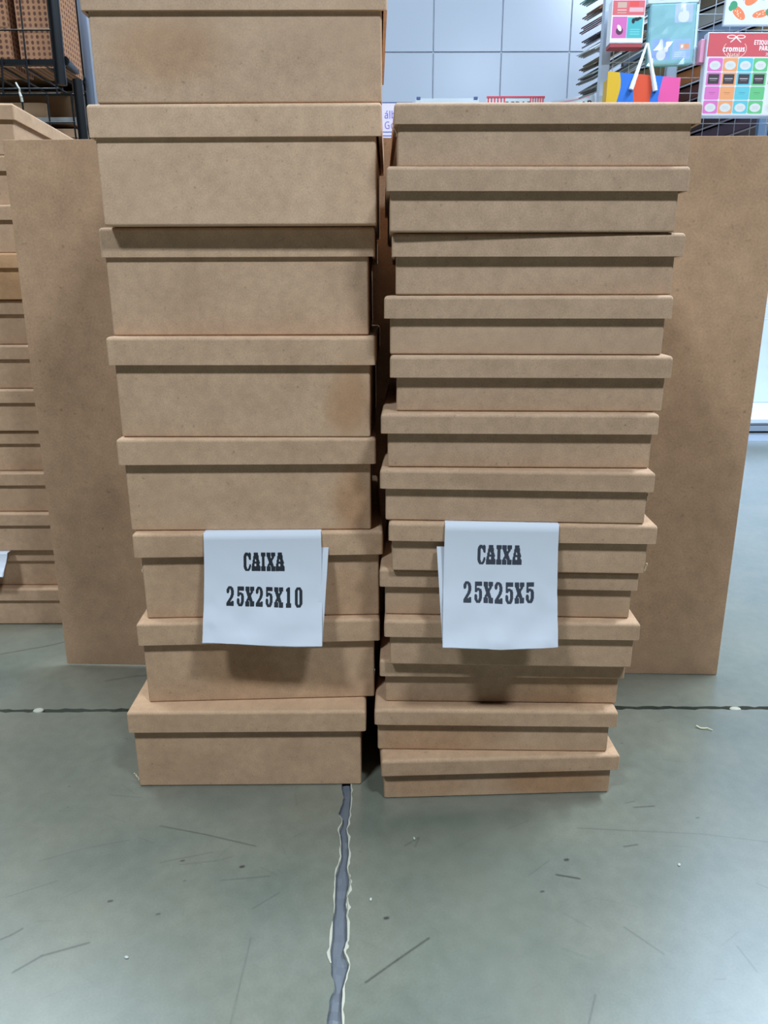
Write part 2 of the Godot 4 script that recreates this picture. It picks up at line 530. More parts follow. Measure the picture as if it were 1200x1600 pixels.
func view_and_light() -> void:
	var cam := Camera3D.new()
	cam.name = "camera"
	add_child(cam)
	cam.position = Vector3(0, 0.53718, 0)
	cam.rotation = Vector3(-0.29174, 0, -0.00244)
	cam.fov = 69.126
	cam.near = 0.05
	cam.far = 60.0
	cam.current = true
	var we := WorldEnvironment.new()
	we.name = "surroundings"
	var e := Environment.new()
	e.background_mode = Environment.BG_COLOR
	e.background_color = Color(0.02, 0.02, 0.022)
	e.tonemap_mode = Environment.TONE_MAPPER_LINEAR
	e.tonemap_exposure = 1.0
	e.sdfgi_enabled = true
	e.ssao_enabled = true
	e.ssil_enabled = true
	we.environment = e
	add_child(we)
	# two long lamps overhead in front of the stacks, two more behind the board, the left one added
	var glow := plain(Color(1, 1, 1), 0.5)
	glow.emission_enabled = true
	glow.emission = Color(0.90, 0.95, 1.0)
	glow.emission_energy_multiplier = 1.6
	var frame := plain(Color(0.75, 0.76, 0.78), 0.5)
	for q in [[-1.1, 0.95, 8.9, "left"], [1.1, 0.95, 8.9, "right"]]:
		var t := thing("ceiling_light", "long white ceiling lamp overhead in front of the stacks, on the %s" % q[3], "ceiling light", Vector3(q[0], 3.05, q[1]), 0.0, "ceiling lights")
		for sx in [-0.2, 0.2]: put("hanging_rod", tube(Vector3(sx, 0.05, 0), Vector3(sx, 0.61, 0), 0.006, 6), frame, t)
		put("frame", bevel_mesh(Vector3(0.52, 0.05, 0.36), 0.006), frame, t)
		put("diffuser", box_mesh(Vector3(-0.23, -0.008, -0.15), Vector3(0.23, 0.0, 0.15)), glow, t)
		area_lamp(t, Vector2(0.46, 0.30), q[2], Color(0.85, 0.93, 1.0))
	for q in [[-1.5, -1.35, 6.0, "left"], [2.0, -1.5, 19.0, "right"]]:  # left lamp is added to brighten the wire shelf and floor at left
		var t := thing("ceiling_light", "long white unseen ceiling lamp overhead behind the leaning board, on the %s" % q[3], "ceiling light", Vector3(q[0], 3.3, q[1]), 0.0, "ceiling lights")
		put("frame", bevel_mesh(Vector3(0.34, 0.05, 1.3), 0.006), frame, t)
		put("diffuser", box_mesh(Vector3(-0.15, -0.008, -0.62), Vector3(0.15, 0.0, 0.62)), glow, t)
		area_lamp(t, Vector2(0.3, 1.24), q[2], Color(0.85, 0.93, 1.0))
	# daylight panels in the roof over the far half of the hall
	var sky := glow.duplicate()
	sky.emission = Color(0.77, 0.87, 1.0)
	sky.emission_energy_multiplier = 0.4
	for q in [[-2.65, -2.75, 2.5, 3.0, 5.2, "left", Color(0.90, 0.98, 1.0)], [0.0, -2.75, 2.5, 3.0, 5.2, "middle", Color(0.90, 0.98, 1.0)], [2.65, -2.75, 2.5, 3.0, 7.0, "right", Color(0.78, 0.88, 1.0)]]:
		var t := thing("roof_skylight", "wide daylight panel in the roof over the far %s of the hall" % q[5], "skylight", Vector3(q[0], 3.6, q[1]), 0.0, "roof skylights")
		put("frame", bevel_mesh(Vector3(q[2] + 0.1, 0.05, q[3] + 0.1), 0.006), frame, t)
		put("pane", box_mesh(Vector3(-q[2] / 2, -0.008, -q[3] / 2), Vector3(q[2] / 2, 0.0, q[3] / 2)), sky, t)
		area_lamp(t, Vector2(q[2], q[3]), q[4], q[6])

func area_lamp(t: Node3D, size: Vector2, energy: float, c: Color) -> void:
	var l := AreaLight3D.new()
	l.name = "lamp"
	l.area_size = size
	l.light_energy = energy
	l.light_color = c
	l.rotation.x = -PI / 2
	l.position = Vector3(0, -0.012, 0)
	l.area_range = 14.0
	l.shadow_enabled = true
	t.add_child(l)

func materials() -> void:
	var ft := fibre_texture(768)
	for k in 4:
		var m := plain(Color(0.895, 0.728, 0.583), 0.78)
		m.albedo_texture = ft
		m.uv1_triplanar = true
		m.uv1_world_triplanar = true
		m.uv1_triplanar_sharpness = 8.0
		m.uv1_scale = Vector3.ONE * (2.0 if k < 3 else 1.1)
		m.uv1_offset = Vector3(0.31 * k, 0.47 * k, 0.13 * k)
		m.vertex_color_use_as_albedo = true
		M["fibre%d" % k] = m
	M.white = plain(Color(0.76, 0.78, 0.80), 0.5)
	M.black = plain(Color(0.055, 0.06, 0.07), 0.35)
	M.grey_metal = plain(Color(0.68, 0.72, 0.78), 0.35, 0.2)
	M.wire_white = plain(Color(0.74, 0.75, 0.78), 0.35)
	M.ink = plain(Color(0.2, 0.2, 0.24), 0.7)
	M.floor = plain(Color.WHITE, 0.30)
	M.floor.albedo_texture = floor_texture(1536)
	M.floor.metallic_specular = 1.0
	M.floor.clearcoat_enabled = true
	M.floor.clearcoat = 1.0
	M.floor.clearcoat_roughness = 0.25

func shell() -> void:
	var paint := plain(Color(0.22, 0.22, 0.23), 0.7)
	var dim := plain(Color(0.14, 0.14, 0.145), 0.8)
	var panel := plain(Color(0.66, 0.68, 0.73), 0.25)
	var joint := plain(Color(0.80, 0.83, 0.88), 0.8)
	# white panelled wall behind everything
	var w := struct("wall_back", box_mesh(Vector3(-6, -0.1, -0.2), Vector3(6, 3.7, 0)), joint, Vector3(0, 0, -4.61))
	var gap := 0.003
	for i in range(-6, 9):
		for j in range(-3, 3):
			var x0 := 0.2747 + i * 0.3716
			var y0 := 1.7728 + j * 0.6
			var sz := Vector3(0.3716 - gap, 0.6 - gap, 0.005)
			if y0 < 0.0: sz.y += y0 ; y0 = 0.0
			var p := put("panel", loft([[0.002, 0.0, 0.7], [0.0, 0.002, 0.0], [0.0, sz.z, 0.0]], sz.x, sz.y, 0.003, 1, blank), panel, w)
			p.rotation = Vector3(-PI / 2, 0, 0)
			p.position = Vector3(x0 + 0.3716 / 2, y0 + 0.3 if sz.y > 0.55 else y0 + sz.y / 2, 0.005)
	struct("wall_left", box_mesh(Vector3(-0.2, -0.1, -4.8), Vector3(0, 3.7, 4.2)), paint, Vector3(-6, 0, 0))
	struct("wall_right", box_mesh(Vector3(0, -0.1, -4.8), Vector3(0.2, 3.7, 4.2)), paint, Vector3(6, 0, 0))
	struct("wall_front", box_mesh(Vector3(-6, -0.1, 0), Vector3(6, 3.7, 0.2)), dim, Vector3(0, 0, 4.0))
	struct("ceiling", box_mesh(Vector3(-6.2, 0, -4.8), Vector3(6.2, 0.2, 4.2)), dim, Vector3(0, 3.66, 0))

func jag(x: float, sd: float, amp: float) -> float:
	return 1.3 * amp * (soft.get_noise_2d(x * 900.0, sd) + 0.6 * soft.get_noise_2d(x * 2600.0, sd + 40.0))

func floor_slabs() -> void:
	var under := plain(Color(0.24, 0.25, 0.27), 0.5)
	var base := struct("floor", box_mesh(Vector3(-6, -0.15, -4.61), Vector3(6, -0.012, 4.0)), under)
	# the open joint that runs towards the viewer: left and right lips as (x, distance)
	var cl := [[-0.0485, 0.7128], [-0.0449, 0.6946], [-0.0495, 0.6685], [-0.0448, 0.6594], [-0.0472, 0.6420], [-0.0444, 0.6217], [-0.0436, 0.6008], [-0.048, 0.5811], [-0.0473, 0.5703], [-0.0457, 0.5445], [-0.0465, 0.4992], [-0.0441, 0.4736], [-0.0414, 0.4663], [-0.0415, 0.4577], [-0.0438, 0.4544], [-0.0446, 0.4334], [-0.0450, 0.40]]
	var cr := [[-0.0379, 0.7132], [-0.0365, 0.6787], [-0.0387, 0.6448], [-0.0356, 0.6149], [-0.0365, 0.5913], [-0.0323, 0.573], [-0.0348, 0.5548], [-0.0333, 0.539], [-0.0326, 0.5063], [-0.0346, 0.4967], [-0.0296, 0.4826], [-0.0339, 0.46], [-0.0327, 0.4308], [-0.0325, 0.40]]
	var left := []
	var right := []
	for k in 2:
		var src: Array = cl if k == 0 else cr
		var out: Array = left if k == 0 else right
		var d := 0.862
		while d > 0.72:      # under the boxes
			out.append(Vector2((-0.0480 if k == 0 else -0.0380) + jag(d, 3.0 + k * 9.0, 0.0015), d))
			d -= 0.012
		for i in src.size() - 1:
			var a := Vector2(src[i][0], src[i][1])
			var b := Vector2(src[i + 1][0], src[i + 1][1])
			var n := 5
			for j in n:
				var p := a.lerp(b, float(j) / n)
				p.x += jag(p.y, 3.0 + k * 9.0, 0.0011)
				out.append(p)
		d = 0.39
		while d > -0.6:
			out.append(Vector2((-0.0450 if k == 0 else -0.0325) + jag(d, 3.0 + k * 9.0, 0.0025), d))
			d -= 0.015
		out.append(Vector2(-0.0450 if k == 0 else -0.0325, -4.0))
	# the narrow joint that runs across
	var near_lip := []
	var far_lip := []
	var x := -1.2
	near_lip.append(Vector2(-6, 0.868)); far_lip.append(Vector2(-6, 0.876))
	while x <= 1.2:
		var mid := 0.8682 + 0.0035 * smoothstep(-0.5, -0.2, x) + 0.0012 * sin(x * 7.0)
		near_lip.append(Vector2(x, mid + jag(x, 70.0, 0.0022)))
		far_lip.append(Vector2(x, mid + 0.0072 + jag(x, 90.0, 0.0024)))
		x += 0.0075
	near_lip.append(Vector2(6, 0.870)); far_lip.append(Vector2(6, 0.878))
	var pl := PackedVector2Array([Vector2(-6, -4)])
	for p in near_lip:
		if p.x < -0.05: pl.append(p)
	for p in left: pl.append(p)
	var pr := PackedVector2Array()
	for p in right: pr.append(p)
	pr.reverse()
	for p in near_lip:
		if p.x > -0.036: pr.append(p)
	pr.append(Vector2(6, -4))
	var pb := PackedVector2Array()
	for p in far_lip: pb.append(p)
	pb.append(Vector2(6, 4.61)); pb.append(Vector2(-6, 4.61))
	for poly in [pl, pr, pb]:
		put("slab", slab_mesh(poly, -0.012, 0.0), M.floor, base)
	# grey filler sunk in the open joint, lumpy
	var s := Shape.new()
	var fill := plain(Color(0.36, 0.37, 0.39), 0.42)
	var prev := []
	var d := 0.86
	while d > -0.5:
		var line := []
		for j in 7:
			var px := lerpf(-0.0535, -0.0275, j / 6.0)
			line.append(Vector3(px, -0.0032 + 0.0018 * soft.get_noise_2d(px * 2500.0, d * 900.0) - 0.0022 * absf(j - 3) / 3.0, -d))
		if prev.size():
			for j in 6:
				var n: Vector3 = (line[j + 1] - line[j]).cross(prev[j] - line[j]).normalized()
				if n.y < 0: n = -n
				s.quad(prev[j], prev[j + 1], line[j + 1], line[j], n)
		prev = line
		d -= 0.008
	put("joint_filler", s.done(), fill, base)
	# pale chipped lips of the slabs along the joint
	var chip := plain(Color(0.66, 0.64, 0.57), 0.8)
	for q in [[right, 1.0, 0.42, 0.74, 0.0019, 5.0], [left, -1.0, 0.480, 0.532, 0.0030, 6.0], [left, -1.0, 0.535, 0.665, 0.0011, 7.0], [right, -0.7, 0.52, 0.585, 0.0018, 8.0], [right, -0.7, 0.655, 0.668, 0.0014, 9.0]]:
		var lip: Array = q[0]
		var a := PackedVector2Array()
		var b := PackedVector2Array()
		for p in lip:
			if p.y > q[2] and p.y < q[3]:
				var wd: float = q[4] * smoothstep(q[2] - 0.002, q[2] + 0.02, p.y) * (1.0 - smoothstep(q[3] - 0.02, q[3] + 0.002, p.y)) * clampf(0.55 + 1.3 * soft.get_noise_2d(p.y * 2600.0, q[5] * 11.0) + 0.9 * soft.get_noise_2d(p.y * 900.0, q[5] * 31.0), 0.12, 1.6) + 0.0001
				a.append(p + Vector2(-0.0003 * q[1], 0))
				b.append(p + Vector2(wd * q[1], 0))
		b.reverse()
		a.append_array(b)
		put("chipped_edge", slab_mesh(a, -0.004, 0.0005 if q[1] > -0.9 else 0.0007), chip, base)
	# a pale crumb of stone in the cross joint
	var crumb := SphereMesh.new()
	crumb.radius = 0.008; crumb.height = 0.009; crumb.radial_segments = 10; crumb.rings = 5
	var cb := put("stone_crumb", crumb, chip, base, Vector3(-0.461, 0.0, -0.8725))
	cb.scale = Vector3(0.9, 0.6, 0.7)
	var cb2 := put("stone_crumb", crumb, chip, base, Vector3(0.468, -0.001, -0.8740))
	cb2.scale = Vector3(1.0, 0.5, 0.6)

func leaning_board() -> void:
	var bl := Vector3(-0.4724, 0.0035, -0.9955)
	var br := Vector3(0.4815, 0.0003, -0.9635)
	var ex := (br - bl).normalized()
	var up := Vector3(0.0, 1.0, -0.020)
	up = (up - ex * up.dot(ex)).normalized()
	var ez := ex.cross(up)
	var w := bl.distance_to(br)
	var h := 0.711
	var blotchy := func(v: Vector3) -> Color:
		var k := 0.83 * (1.0 + 0.11 * soft.get_noise_2d(v.x * 90.0, v.y * 60.0 + 300.0) + 0.06 * soft.get_noise_2d(v.x * 420.0, v.y * 420.0))
		var q := soft.get_noise_2d(v.x * 200.0 + 77.0, v.y * 120.0)
		k *= 1.0 - 0.16 * smoothstep(0.25, 0.6, q)
		return Color(0.89 * k, 0.84 * k, 0.775 * k)
	var prof := [[0.0006, -h / 2, -0.7]]
	prof.append_array(rows(-h / 2 + 0.0006, h / 2 - 0.0006, 44))
	prof.append([0.0006, h / 2, 0.7])
	var o := put("fibreboard_sheet", loft(prof, w, 0.003, 0.0005, 60, blotchy), M.fibre3)
	o.transform = Transform3D(Basis(ex, up, ez), bl + ex * w / 2 + up * h / 2 - ez * 0.0015)
	tag(o, "wide plain brown fibreboard sheet standing upright behind the two box stacks", "board")

const ORD := ["bottom", "second", "third", "fourth", "fifth", "sixth", "seventh", "eighth", "ninth", "tenth", "eleventh", "twelfth", "thirteenth"]

func stacks() -> void:
	# x, distance of the middle, turn, lid shift x, lid shift back, height, tilt, lid height
	var tall := [
		[-0.1525, 0.8405, 0.0085, 0.0013, -0.0018, 0.0988, -0.0004, 0.0251],
		[-0.1412, 0.8583, 0.0428, 0.0013, -0.0016, 0.0985, 0.0001, 0.0257],
		[-0.1345, 0.8630, 0.0333, -0.0006, -0.0018, 0.0983, 0.0003, 0.0258],
		[-0.1397, 0.8634, 0.0101, 0.0006, -0.0018, 0.0989, 0.0002, 0.0267],
		[-0.1365, 0.8616, -0.0152, 0.0004, -0.0009, 0.0990, -0.0006, 0.0268],
		[-0.1390, 0.8712, -0.0032, 0.0017, 0.0018, 0.0996, 0.0009, 0.0267],
		[-0.1301, 0.8530, -0.0074, 0.0003, 0.0018, 0.1002, 0.0014, 0.0269],
		[-0.1272, 0.8534, 0.0117, -0.0002, 0.0018, 0.0995, 0.0030, 0.0290]]
	var flat := [
		[0.1192, 0.8220, 0.0401, 0.0017, -0.0018, 0.0527, -0.0004, 0.0188],
		[0.1202, 0.8287, -0.0223, 0.0017, -0.0016, 0.0536, -0.0001, 0.0183],
		[0.1290, 0.8385, -0.0252, -0.0010, -0.0018, 0.0535, 0.0001, 0.0190],
		[0.1353, 0.8207, -0.0368, -0.0010, -0.0009, 0.0532, -0.0001, 0.0184],
		[0.1317, 0.8281, -0.0491, -0.0005, -0.0007, 0.0529, 0.0, 0.0195],
		[0.1384, 0.8165, -0.0466, 0.0017, -0.0011, 0.0528, -0.0003, 0.0188],
		[0.1339, 0.8156, -0.0623, -0.0002, -0.0008, 0.0529, -0.0002, 0.0190],
		[0.1328, 0.8219, -0.0345, -0.0014, -0.0014, 0.0535, -0.0002, 0.0191],
		[0.1415, 0.8271, -0.0366, -0.0012, -0.0018, 0.0528, -0.0003, 0.0201],
		[0.1375, 0.8274, -0.0545, -0.0004, -0.0002, 0.0532, -0.0006, 0.0201],
		[0.1381, 0.8298, -0.0168, 0.0012, -0.0011, 0.0531, -0.0020, 0.0198],
		[0.1304, 0.8197, 0.0032, 0.0017, -0.0002, 0.0529, -0.0020, 0.0198],
		[0.1366, 0.8231, 0.0080, 0.0016, 0.0010, 0.0500, 0.0012, 0.0168]]
	var rust := Color(0.80, 0.62, 0.45)
	var grime := Color(0.80, 0.77, 0.74)
	var amber := Color(1.0, 0.86, 0.68)
	var stain := {
		"0.0": [[-0.07, 0.03, 0.06, 0.03, 0.5, grime], [0.05, 0.05, 0.05, 0.03, 0.35, grime]],
		"0.1": [[-0.03, 0.04, 0.06, 0.04, 0.35, rust]],
		"0.2": [[-0.09, 0.05, 0.05, 0.06, 0.55, grime], [0.09, 0.03, 0.03, 0.04, 0.25, rust]],
		"0.3": [[0.106, 0.036, 0.022, 0.040, 0.65, rust]],
		"0.4": [[0.102, 0.036, 0.024, 0.036, 0.65, rust]],
		"0.5": [[-0.06, 0.04, 0.05, 0.05, 0.4, grime]],
		"0.7": [[-0.06, 0.045, 0.06, 0.03, 0.45, rust]],
		"1.0": [[0.06, 0.016, 0.07, 0.02, 0.65, rust], [-0.08, 0.02, 0.05, 0.02, 0.3, rust]],
		"1.1": [[-0.06, 0.02, 0.07, 0.03, 0.4, rust]],
		"1.2": [[0.07, 0.015, 0.06, 0.03, 0.5, amber]],
		"1.4": [[0.08, 0.02, 0.06, 0.03, 0.55, grime]],
		"1.6": [[0.0, 0.046, 0.14, 0.012, 0.5, grime]],
		"1.8": [[0.08, 0.044, 0.06, 0.012, 0.45, grime]]}
	var look := {
		"0.0": "lowest of the tall boxes, its wide lid overhanging the floor joint",
		"0.1": "second tall box up, under the left paper sign's lower edge",
		"0.2": "third tall box up, with the left paper sign hanging from its lid",
		"0.3": "fourth tall box up, above the left paper sign, rust-stained at right",
		"0.4": "fifth tall box up in left stack, blotchy brown at right",
		"0.5": "sixth tall box up, set back, its lid shaded by the box above",
		"0.6": "seventh tall box up, jutting forward, with a pale clean front",
		"0.7": "topmost tall box of the left stack, cut by the picture's top edge",
		"1.0": "lowest of the flat boxes in the right stack, turned, lying on the floor",
		"1.1": "second flat box up in the right stack, brownish front above the lowest one",
		"1.2": "third flat box up in the right stack, lid shaded by the next",
		"1.3": "fourth flat box up, its front just below the right paper sign",
		"1.4": "fifth flat box up, behind the lower half of the right paper sign",
		"1.5": "sixth flat box up, with the right paper sign hanging from its lid",
		"1.6": "seventh flat box up, directly above the right paper sign, mottled lid",
		"1.7": "eighth flat box up, second above the right paper sign",
		"1.8": "ninth flat box up, with a small dark nick in its lid",
		"1.9": "fourth flat box from the top of the right stack",
		"1.10": "third flat box from the top of the right stack",
		"1.11": "second flat box from the top, its rounded lid under the topmost",
		"1.12": "topmost flat box of the right stack, reaching just above the leaning board"}
	var splinters := {"1.6": Vector3(0.1255, 0.022, 0.122), "1.5": Vector3(0.1245, 0.004, 0.125), "0.1": Vector3(0.121, 0.0015, 0.124), "0.2": Vector3(-0.1255, 0.052, 0.122), "1.12": Vector3(-0.1258, 0.026, 0.115), "0.0": Vector3(-0.1255, 0.008, 0.124)}
	for k in 2:
		var y := 0.0
		var src: Array = tall if k == 0 else flat
		for i in src.size():
			var b: Array = src[i]
			var key := "%d.%d" % [k, i]
			var g := "tall boxes of the left stack" if k == 0 else "flat boxes of the right stack"
			var n := float(i) / src.size()
			var t := 0.96 + 0.04 * rng.randf() + 0.07 * n if k == 0 else 0.86 + 0.04 * rng.randf() + 0.06 * n  # lower boxes darker: lamp falloff and shade put into the tint
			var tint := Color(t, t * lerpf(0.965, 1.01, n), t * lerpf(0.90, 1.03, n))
			if key == "0.6": tint = Color(1.15, 1.16, 1.17)
			var dp := 0.235 if k == 0 else 0.25
			var lab: String = look[key]
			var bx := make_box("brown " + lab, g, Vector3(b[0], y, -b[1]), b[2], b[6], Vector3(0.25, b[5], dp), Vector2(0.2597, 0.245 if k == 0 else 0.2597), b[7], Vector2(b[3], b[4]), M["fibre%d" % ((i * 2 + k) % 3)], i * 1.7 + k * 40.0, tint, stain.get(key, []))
			if splinters.has(key): splinter(bx, splinters[key], i + k * 20)
			y += b[5]

func splinter(bx: Node3D, at: Vector3, sd: int) -> void:
	# a torn sliver of pale fibre standing off an edge
	var s := Shape.new()
	rng.seed = 300 + sd
	var p := Vector3.ZERO
	for j in 4:
		var n := p + Vector3(rng.randf_range(-0.0012, 0.0012) + signf(at.x) * 0.0004, 0.0022, rng.randf_range(-0.001, 0.001))
		add_tube(s, p, n, 0.0007, 5)
		p = n
	put("splinter", s.done(), plain(Color(0.82, 0.72, 0.58), 0.85), bx, at)

func paper_signs() -> void:
	var wl := []
	for q in [["C", 0.337, 0.397], ["A", 0.404, 0.477], ["I", 0.485, 0.520], ["X", 0.532, 0.603], ["A", 0.609, 0.682]]:
		wl.append([q[0], q[1], q[2], 0.191, 0.362])
	for q in [["2", 0.192, 0.251], ["5", 0.280, 0.337], ["X", 0.352, 0.423], ["2", 0.440, 0.495], ["5", 0.523, 0.578], ["X", 0.596, 0.668], ["1", 0.696, 0.736], ["0", 0.772, 0.832]]:
		wl.append([q[0], q[1], q[2], 0.507, 0.682])
	var ml := sign_image(768, 740, wl, Color(0.10, 0.11, 0.14))
	var top := Vector3(-0.126, 0.2961, -0.7290)
	var o := put("paper_sign", sheet_mesh(Vector3(-0.1863, 0.2961, -0.7278) - top, Vector3(-0.0655, 0.2961, -0.7320) - top, Vector3(-0.1878, 0.1872, -0.695) - top, Vector3(-0.0644, 0.1845, -0.695) - top, Vector3(-0.1790, 0.2786, -0.7335) - top, Vector3(-0.0580, 0.2786, -0.7335) - top, 1.0), ml)
	o.position = top
	tag(o, "white folded paper sign reading CAIXA 25X25X10 on the left stack", "sign", "paper signs on the stacks")
	var wr := []
	for q in [["C", 0.296, 0.362], ["A", 0.372, 0.453], ["I", 0.462, 0.504], ["X", 0.512, 0.595], ["A", 0.602, 0.681]]:
		wr.append([q[0], q[1], q[2], 0.180, 0.340])
	for q in [["2", 0.178, 0.244], ["5", 0.275, 0.339], ["X", 0.356, 0.436], ["2", 0.453, 0.517], ["5", 0.546, 0.611], ["X", 0.628, 0.709], ["5", 0.727, 0.794]]:
		wr.append([q[0], q[1], q[2], 0.486, 0.653])
	var mr := sign_image(768, 800, wr, Color(0.21, 0.22, 0.26))
	top = Vector3(0.114, 0.3192, -0.6845)
	o = put("paper_sign", sheet_mesh(Vector3(0.0593, 0.3194, -0.6872) - top, Vector3(0.1688, 0.3190, -0.6822) - top, Vector3(0.0568, 0.2033, -0.652) - top, Vector3(0.1684, 0.2037, -0.652) - top, Vector3(0.0518, 0.2943, -0.6905) - top, Vector3(0.1640, 0.2943, -0.6855) - top, 2.0), mr)
	o.position = top
	tag(o, "white folded paper sign reading CAIXA 25X25X5 on the right stack", "sign", "paper signs on the stacks")

func side_stack() -> void:
	var words := ["lowest of the boxes behind the board's left edge, resting on the floor", "second box up behind the board's left edge, lid in dark shade", "third box up behind the board's left edge, white paper beneath it", "fourth box up behind the board's left edge", "fifth box up behind the board's left edge", "sixth box up behind the board's left edge", "seventh box up behind the board's left edge", "eighth box up behind the board's left edge, a shaded lid", "ninth box up behind the board's left edge, with an orange-tinted lid", "third box from the top behind the board's left edge", "second box from the top behind the board's left edge, lid shaded", "topmost box of the far left stack, its pale right side catching light"]
	var off := [0.0, 0.012, -0.002, 0.002, 0.010, 0.0, 0.003, 0.010, 0.0, 0.003, 0.011, 0.0]
	var y := 0.0
	for i in 12:
		var h := 0.06535
		var xr := -0.5209 + (0.0 if i == 11 else 0.028 + 0.012 * sin(i * 2.3))
		var w := 0.31
		var tint := Color(1, 0.98, 0.95) * (1.0 if i != 8 else 1.04)
		if i == 8: tint = Color(1.06, 0.92, 0.72)
		make_box("brown fibreboard box, " + words[i], "boxes of the far left stack", Vector3(xr - w / 2, y, -(1.1355 + off[i] + w / 2)), 0.065 if i == 11 else 0.0, 0.0, Vector3(w - 0.010, h, w - 0.010), Vector2(w, w), 0.0205, Vector2(0, -0.0), M["fibre%d" % (i % 3)], 80.0 + i * 2.1, tint, [], 10)
		y += h
	var img := sign_image(32, 32, [], Color.BLACK)
	var top := Vector3(-0.66, 0.1309, -1.128)
	var o := put("paper_sign", sheet_mesh(Vector3(-0.725, 0.1309, -1.128) - top, Vector3(-0.6070, 0.1309, -1.128) - top, Vector3(-0.73, 0.0975, -1.106) - top, Vector3(-0.6100, 0.0975, -1.106) - top, Vector3(-0.73, 0.120, -1.130) - top, Vector3(-0.612, 0.120, -1.130) - top, 3.0, 0.003), img)
	o.position = top
	tag(o, "edge of a white paper hanging on the far left box stack", "sign")

func wire_shelf() -> void:
	var o := thing("wire_shelf", "black wire shelf frame with dotted kraft boxes, top left corner", "shelf", Vector3(-1.1, 0, -2.0))
	var rel := func(x: float, y: float, z: float) -> Vector3: return Vector3(x + 1.1, y, 2.0 - z)
	put("post", tube(rel.call(-0.766, 1.004, 1.99), rel.call(-0.752, 1.75, 1.99), 0.0125, 12), M.black, o)
	put("post", tube(rel.call(-0.731, 0.0, 2.0), rel.call(-0.731, 1.018, 2.0), 0.0115, 12), M.black, o)
	put("post", tube(rel.call(-0.822, 0.0, 2.3), rel.call(-0.812, 1.75, 2.3), 0.009, 12), M.black, o)
	put("post", tube(rel.call(-1.45, 0.0, 2.0), rel.call(-1.45, 1.75, 2.0), 0.0125, 12), M.black, o)
	put("rail", box_mesh(rel.call(-1.45, 1.0485, 2.01), rel.call(-0.766, 1.0600, 1.995)), M.black, o)
	put("rail", tube(rel.call(-0.755, 1.058, 2.0), rel.call(-0.822, 1.085, 2.3), 0.010, 8), M.black, o)
	for i in 12: put("shelf_wire", tube(rel.call(-1.42 + i * 0.055, 1.0550, 2.01), rel.call(-1.42 + i * 0.055, 1.0550, 2.30), 0.0022, 6), M.black, o)
	put("rail", tube(rel.call(-1.45, 1.0530, 2.30), rel.call(-0.82, 1.0530, 2.30), 0.004, 6), M.black, o)
	for q in [[-1.45, 1.1180, -0.765, 1.1176, 1.985], [-1.45, 0.9944, -0.762, 0.9954, 1.985], [-1.45, 0.9844, -0.745, 0.9872, 1.995], [-1.45, 0.9235, -0.745, 0.9247, 1.995], [-1.45, 1.183, -0.765, 1.1825, 1.985]]:
		put("wire", tube(rel.call(q[0], q[1], q[4]), rel.call(q[2], q[3], q[4]), 0.0021, 6), M.black, o)
	for q in [[-0.8420, -0.8300, 0.985, 1.75, 1.985], [-0.777, -0.7695, 0.985, 1.75, 1.985], [-0.905, -0.8985, 0.985, 1.06, 1.985], [-0.8690, -0.867, 0.5, 0.990, 1.995], [-0.8090, -0.8060, 0.5, 0.990, 1.995], [-0.7480, -0.7475, 0.5, 0.990, 1.995], [-0.93, -0.929, 0.5, 0.990, 1.995]]:
		put("wire", tube(rel.call(q[0], q[2], q[4]), rel.call(q[1], q[3], q[4]), 0.0021, 6), M.black, o)
	# dotted kraft cartons on the plate
	var img := Image.create(256, 512, false, Image.FORMAT_RGB8)
	img.fill(Color(0.66, 0.47, 0.33))
	rng.seed = 15
	for j in 22:
		for i in 8:
			fill_disc(img, 16 + i * 32, 12 + j * 23.3, 8.5, 8.0, Color(0.34, 0.19, 0.13).lerp(Color(0.46, 0.28, 0.2), rng.randf()))
	var dots := printed(img, 0.8)
	for q in [[-0.8845, -0.7800, 2.06, 0.115, "right"], [-1.02, -0.9035, 2.05, 0.115, "left"]]:
		var c := thing("dotted_carton", "kraft carton printed with rows of brown dots, %s one on the black wire shelf" % q[4], "carton", Vector3((q[0] + q[1]) / 2, 1.0578, -(q[2] + q[3] / 2)), 0.0, "dotted cartons")
		var w: float = q[1] - q[0]
		put("body", bevel_box_uv(Vector3(w, 0.27, q[3])), dots, c)
		put("flap", box_mesh(Vector3(-w / 2 + 0.002, 0.2702, -q[3] / 2 + 0.002), Vector3(w / 2 - 0.002, 0.2722, -0.001)), dots, c)
		put("flap", box_mesh(Vector3(-w / 2 + 0.002, 0.2702, 0.001), Vector3(w / 2 - 0.002, 0.2722, q[3] / 2 - 0.002)), dots, c)
	# shelves and sheets further back
	var back := thing("storage_shelf", "white-edged shelf of brown sheets seen through the black wires", "shelf", Vector3(-1.3, 0, -2.55))
	put("back_panel", box_mesh(Vector3(-0.5, 0.0, -0.06), Vector3(0.425, 1.45, -0.03)), plain(Color(0.68, 0.55, 0.42), 0.8), back)
	put("shelf_edge", box_mesh(Vector3(-0.5, 1.1040, 0.235), Vector3(0.432, 1.1140, 0.25)), plain(Color(0.72, 0.72, 0.70), 0.5), back)
	put("shelf_board", box_mesh(Vector3(-0.5, 1.1040, -0.03), Vector3(0.432, 1.1140, 0.235)), plain(Color(0.5, 0.38, 0.27), 0.7), back)
	put("shelf_edge", box_mesh(Vector3(-0.5, 0.9830, 0.235), Vector3(0.446, 0.9970, 0.25)), plain(Color(0.74, 0.75, 0.76), 0.5), back)
	put("shelf_board", box_mesh(Vector3(-0.5, 0.9830, -0.03), Vector3(0.432, 0.9970, 0.235)), plain(Color(0.5, 0.38, 0.27), 0.7), back)
	put("side_panel", box_mesh(Vector3(0.425, 0.0, -0.06), Vector3(0.432, 1.45, 0.2)), plain(Color(0.40, 0.31, 0.23), 0.8), back)
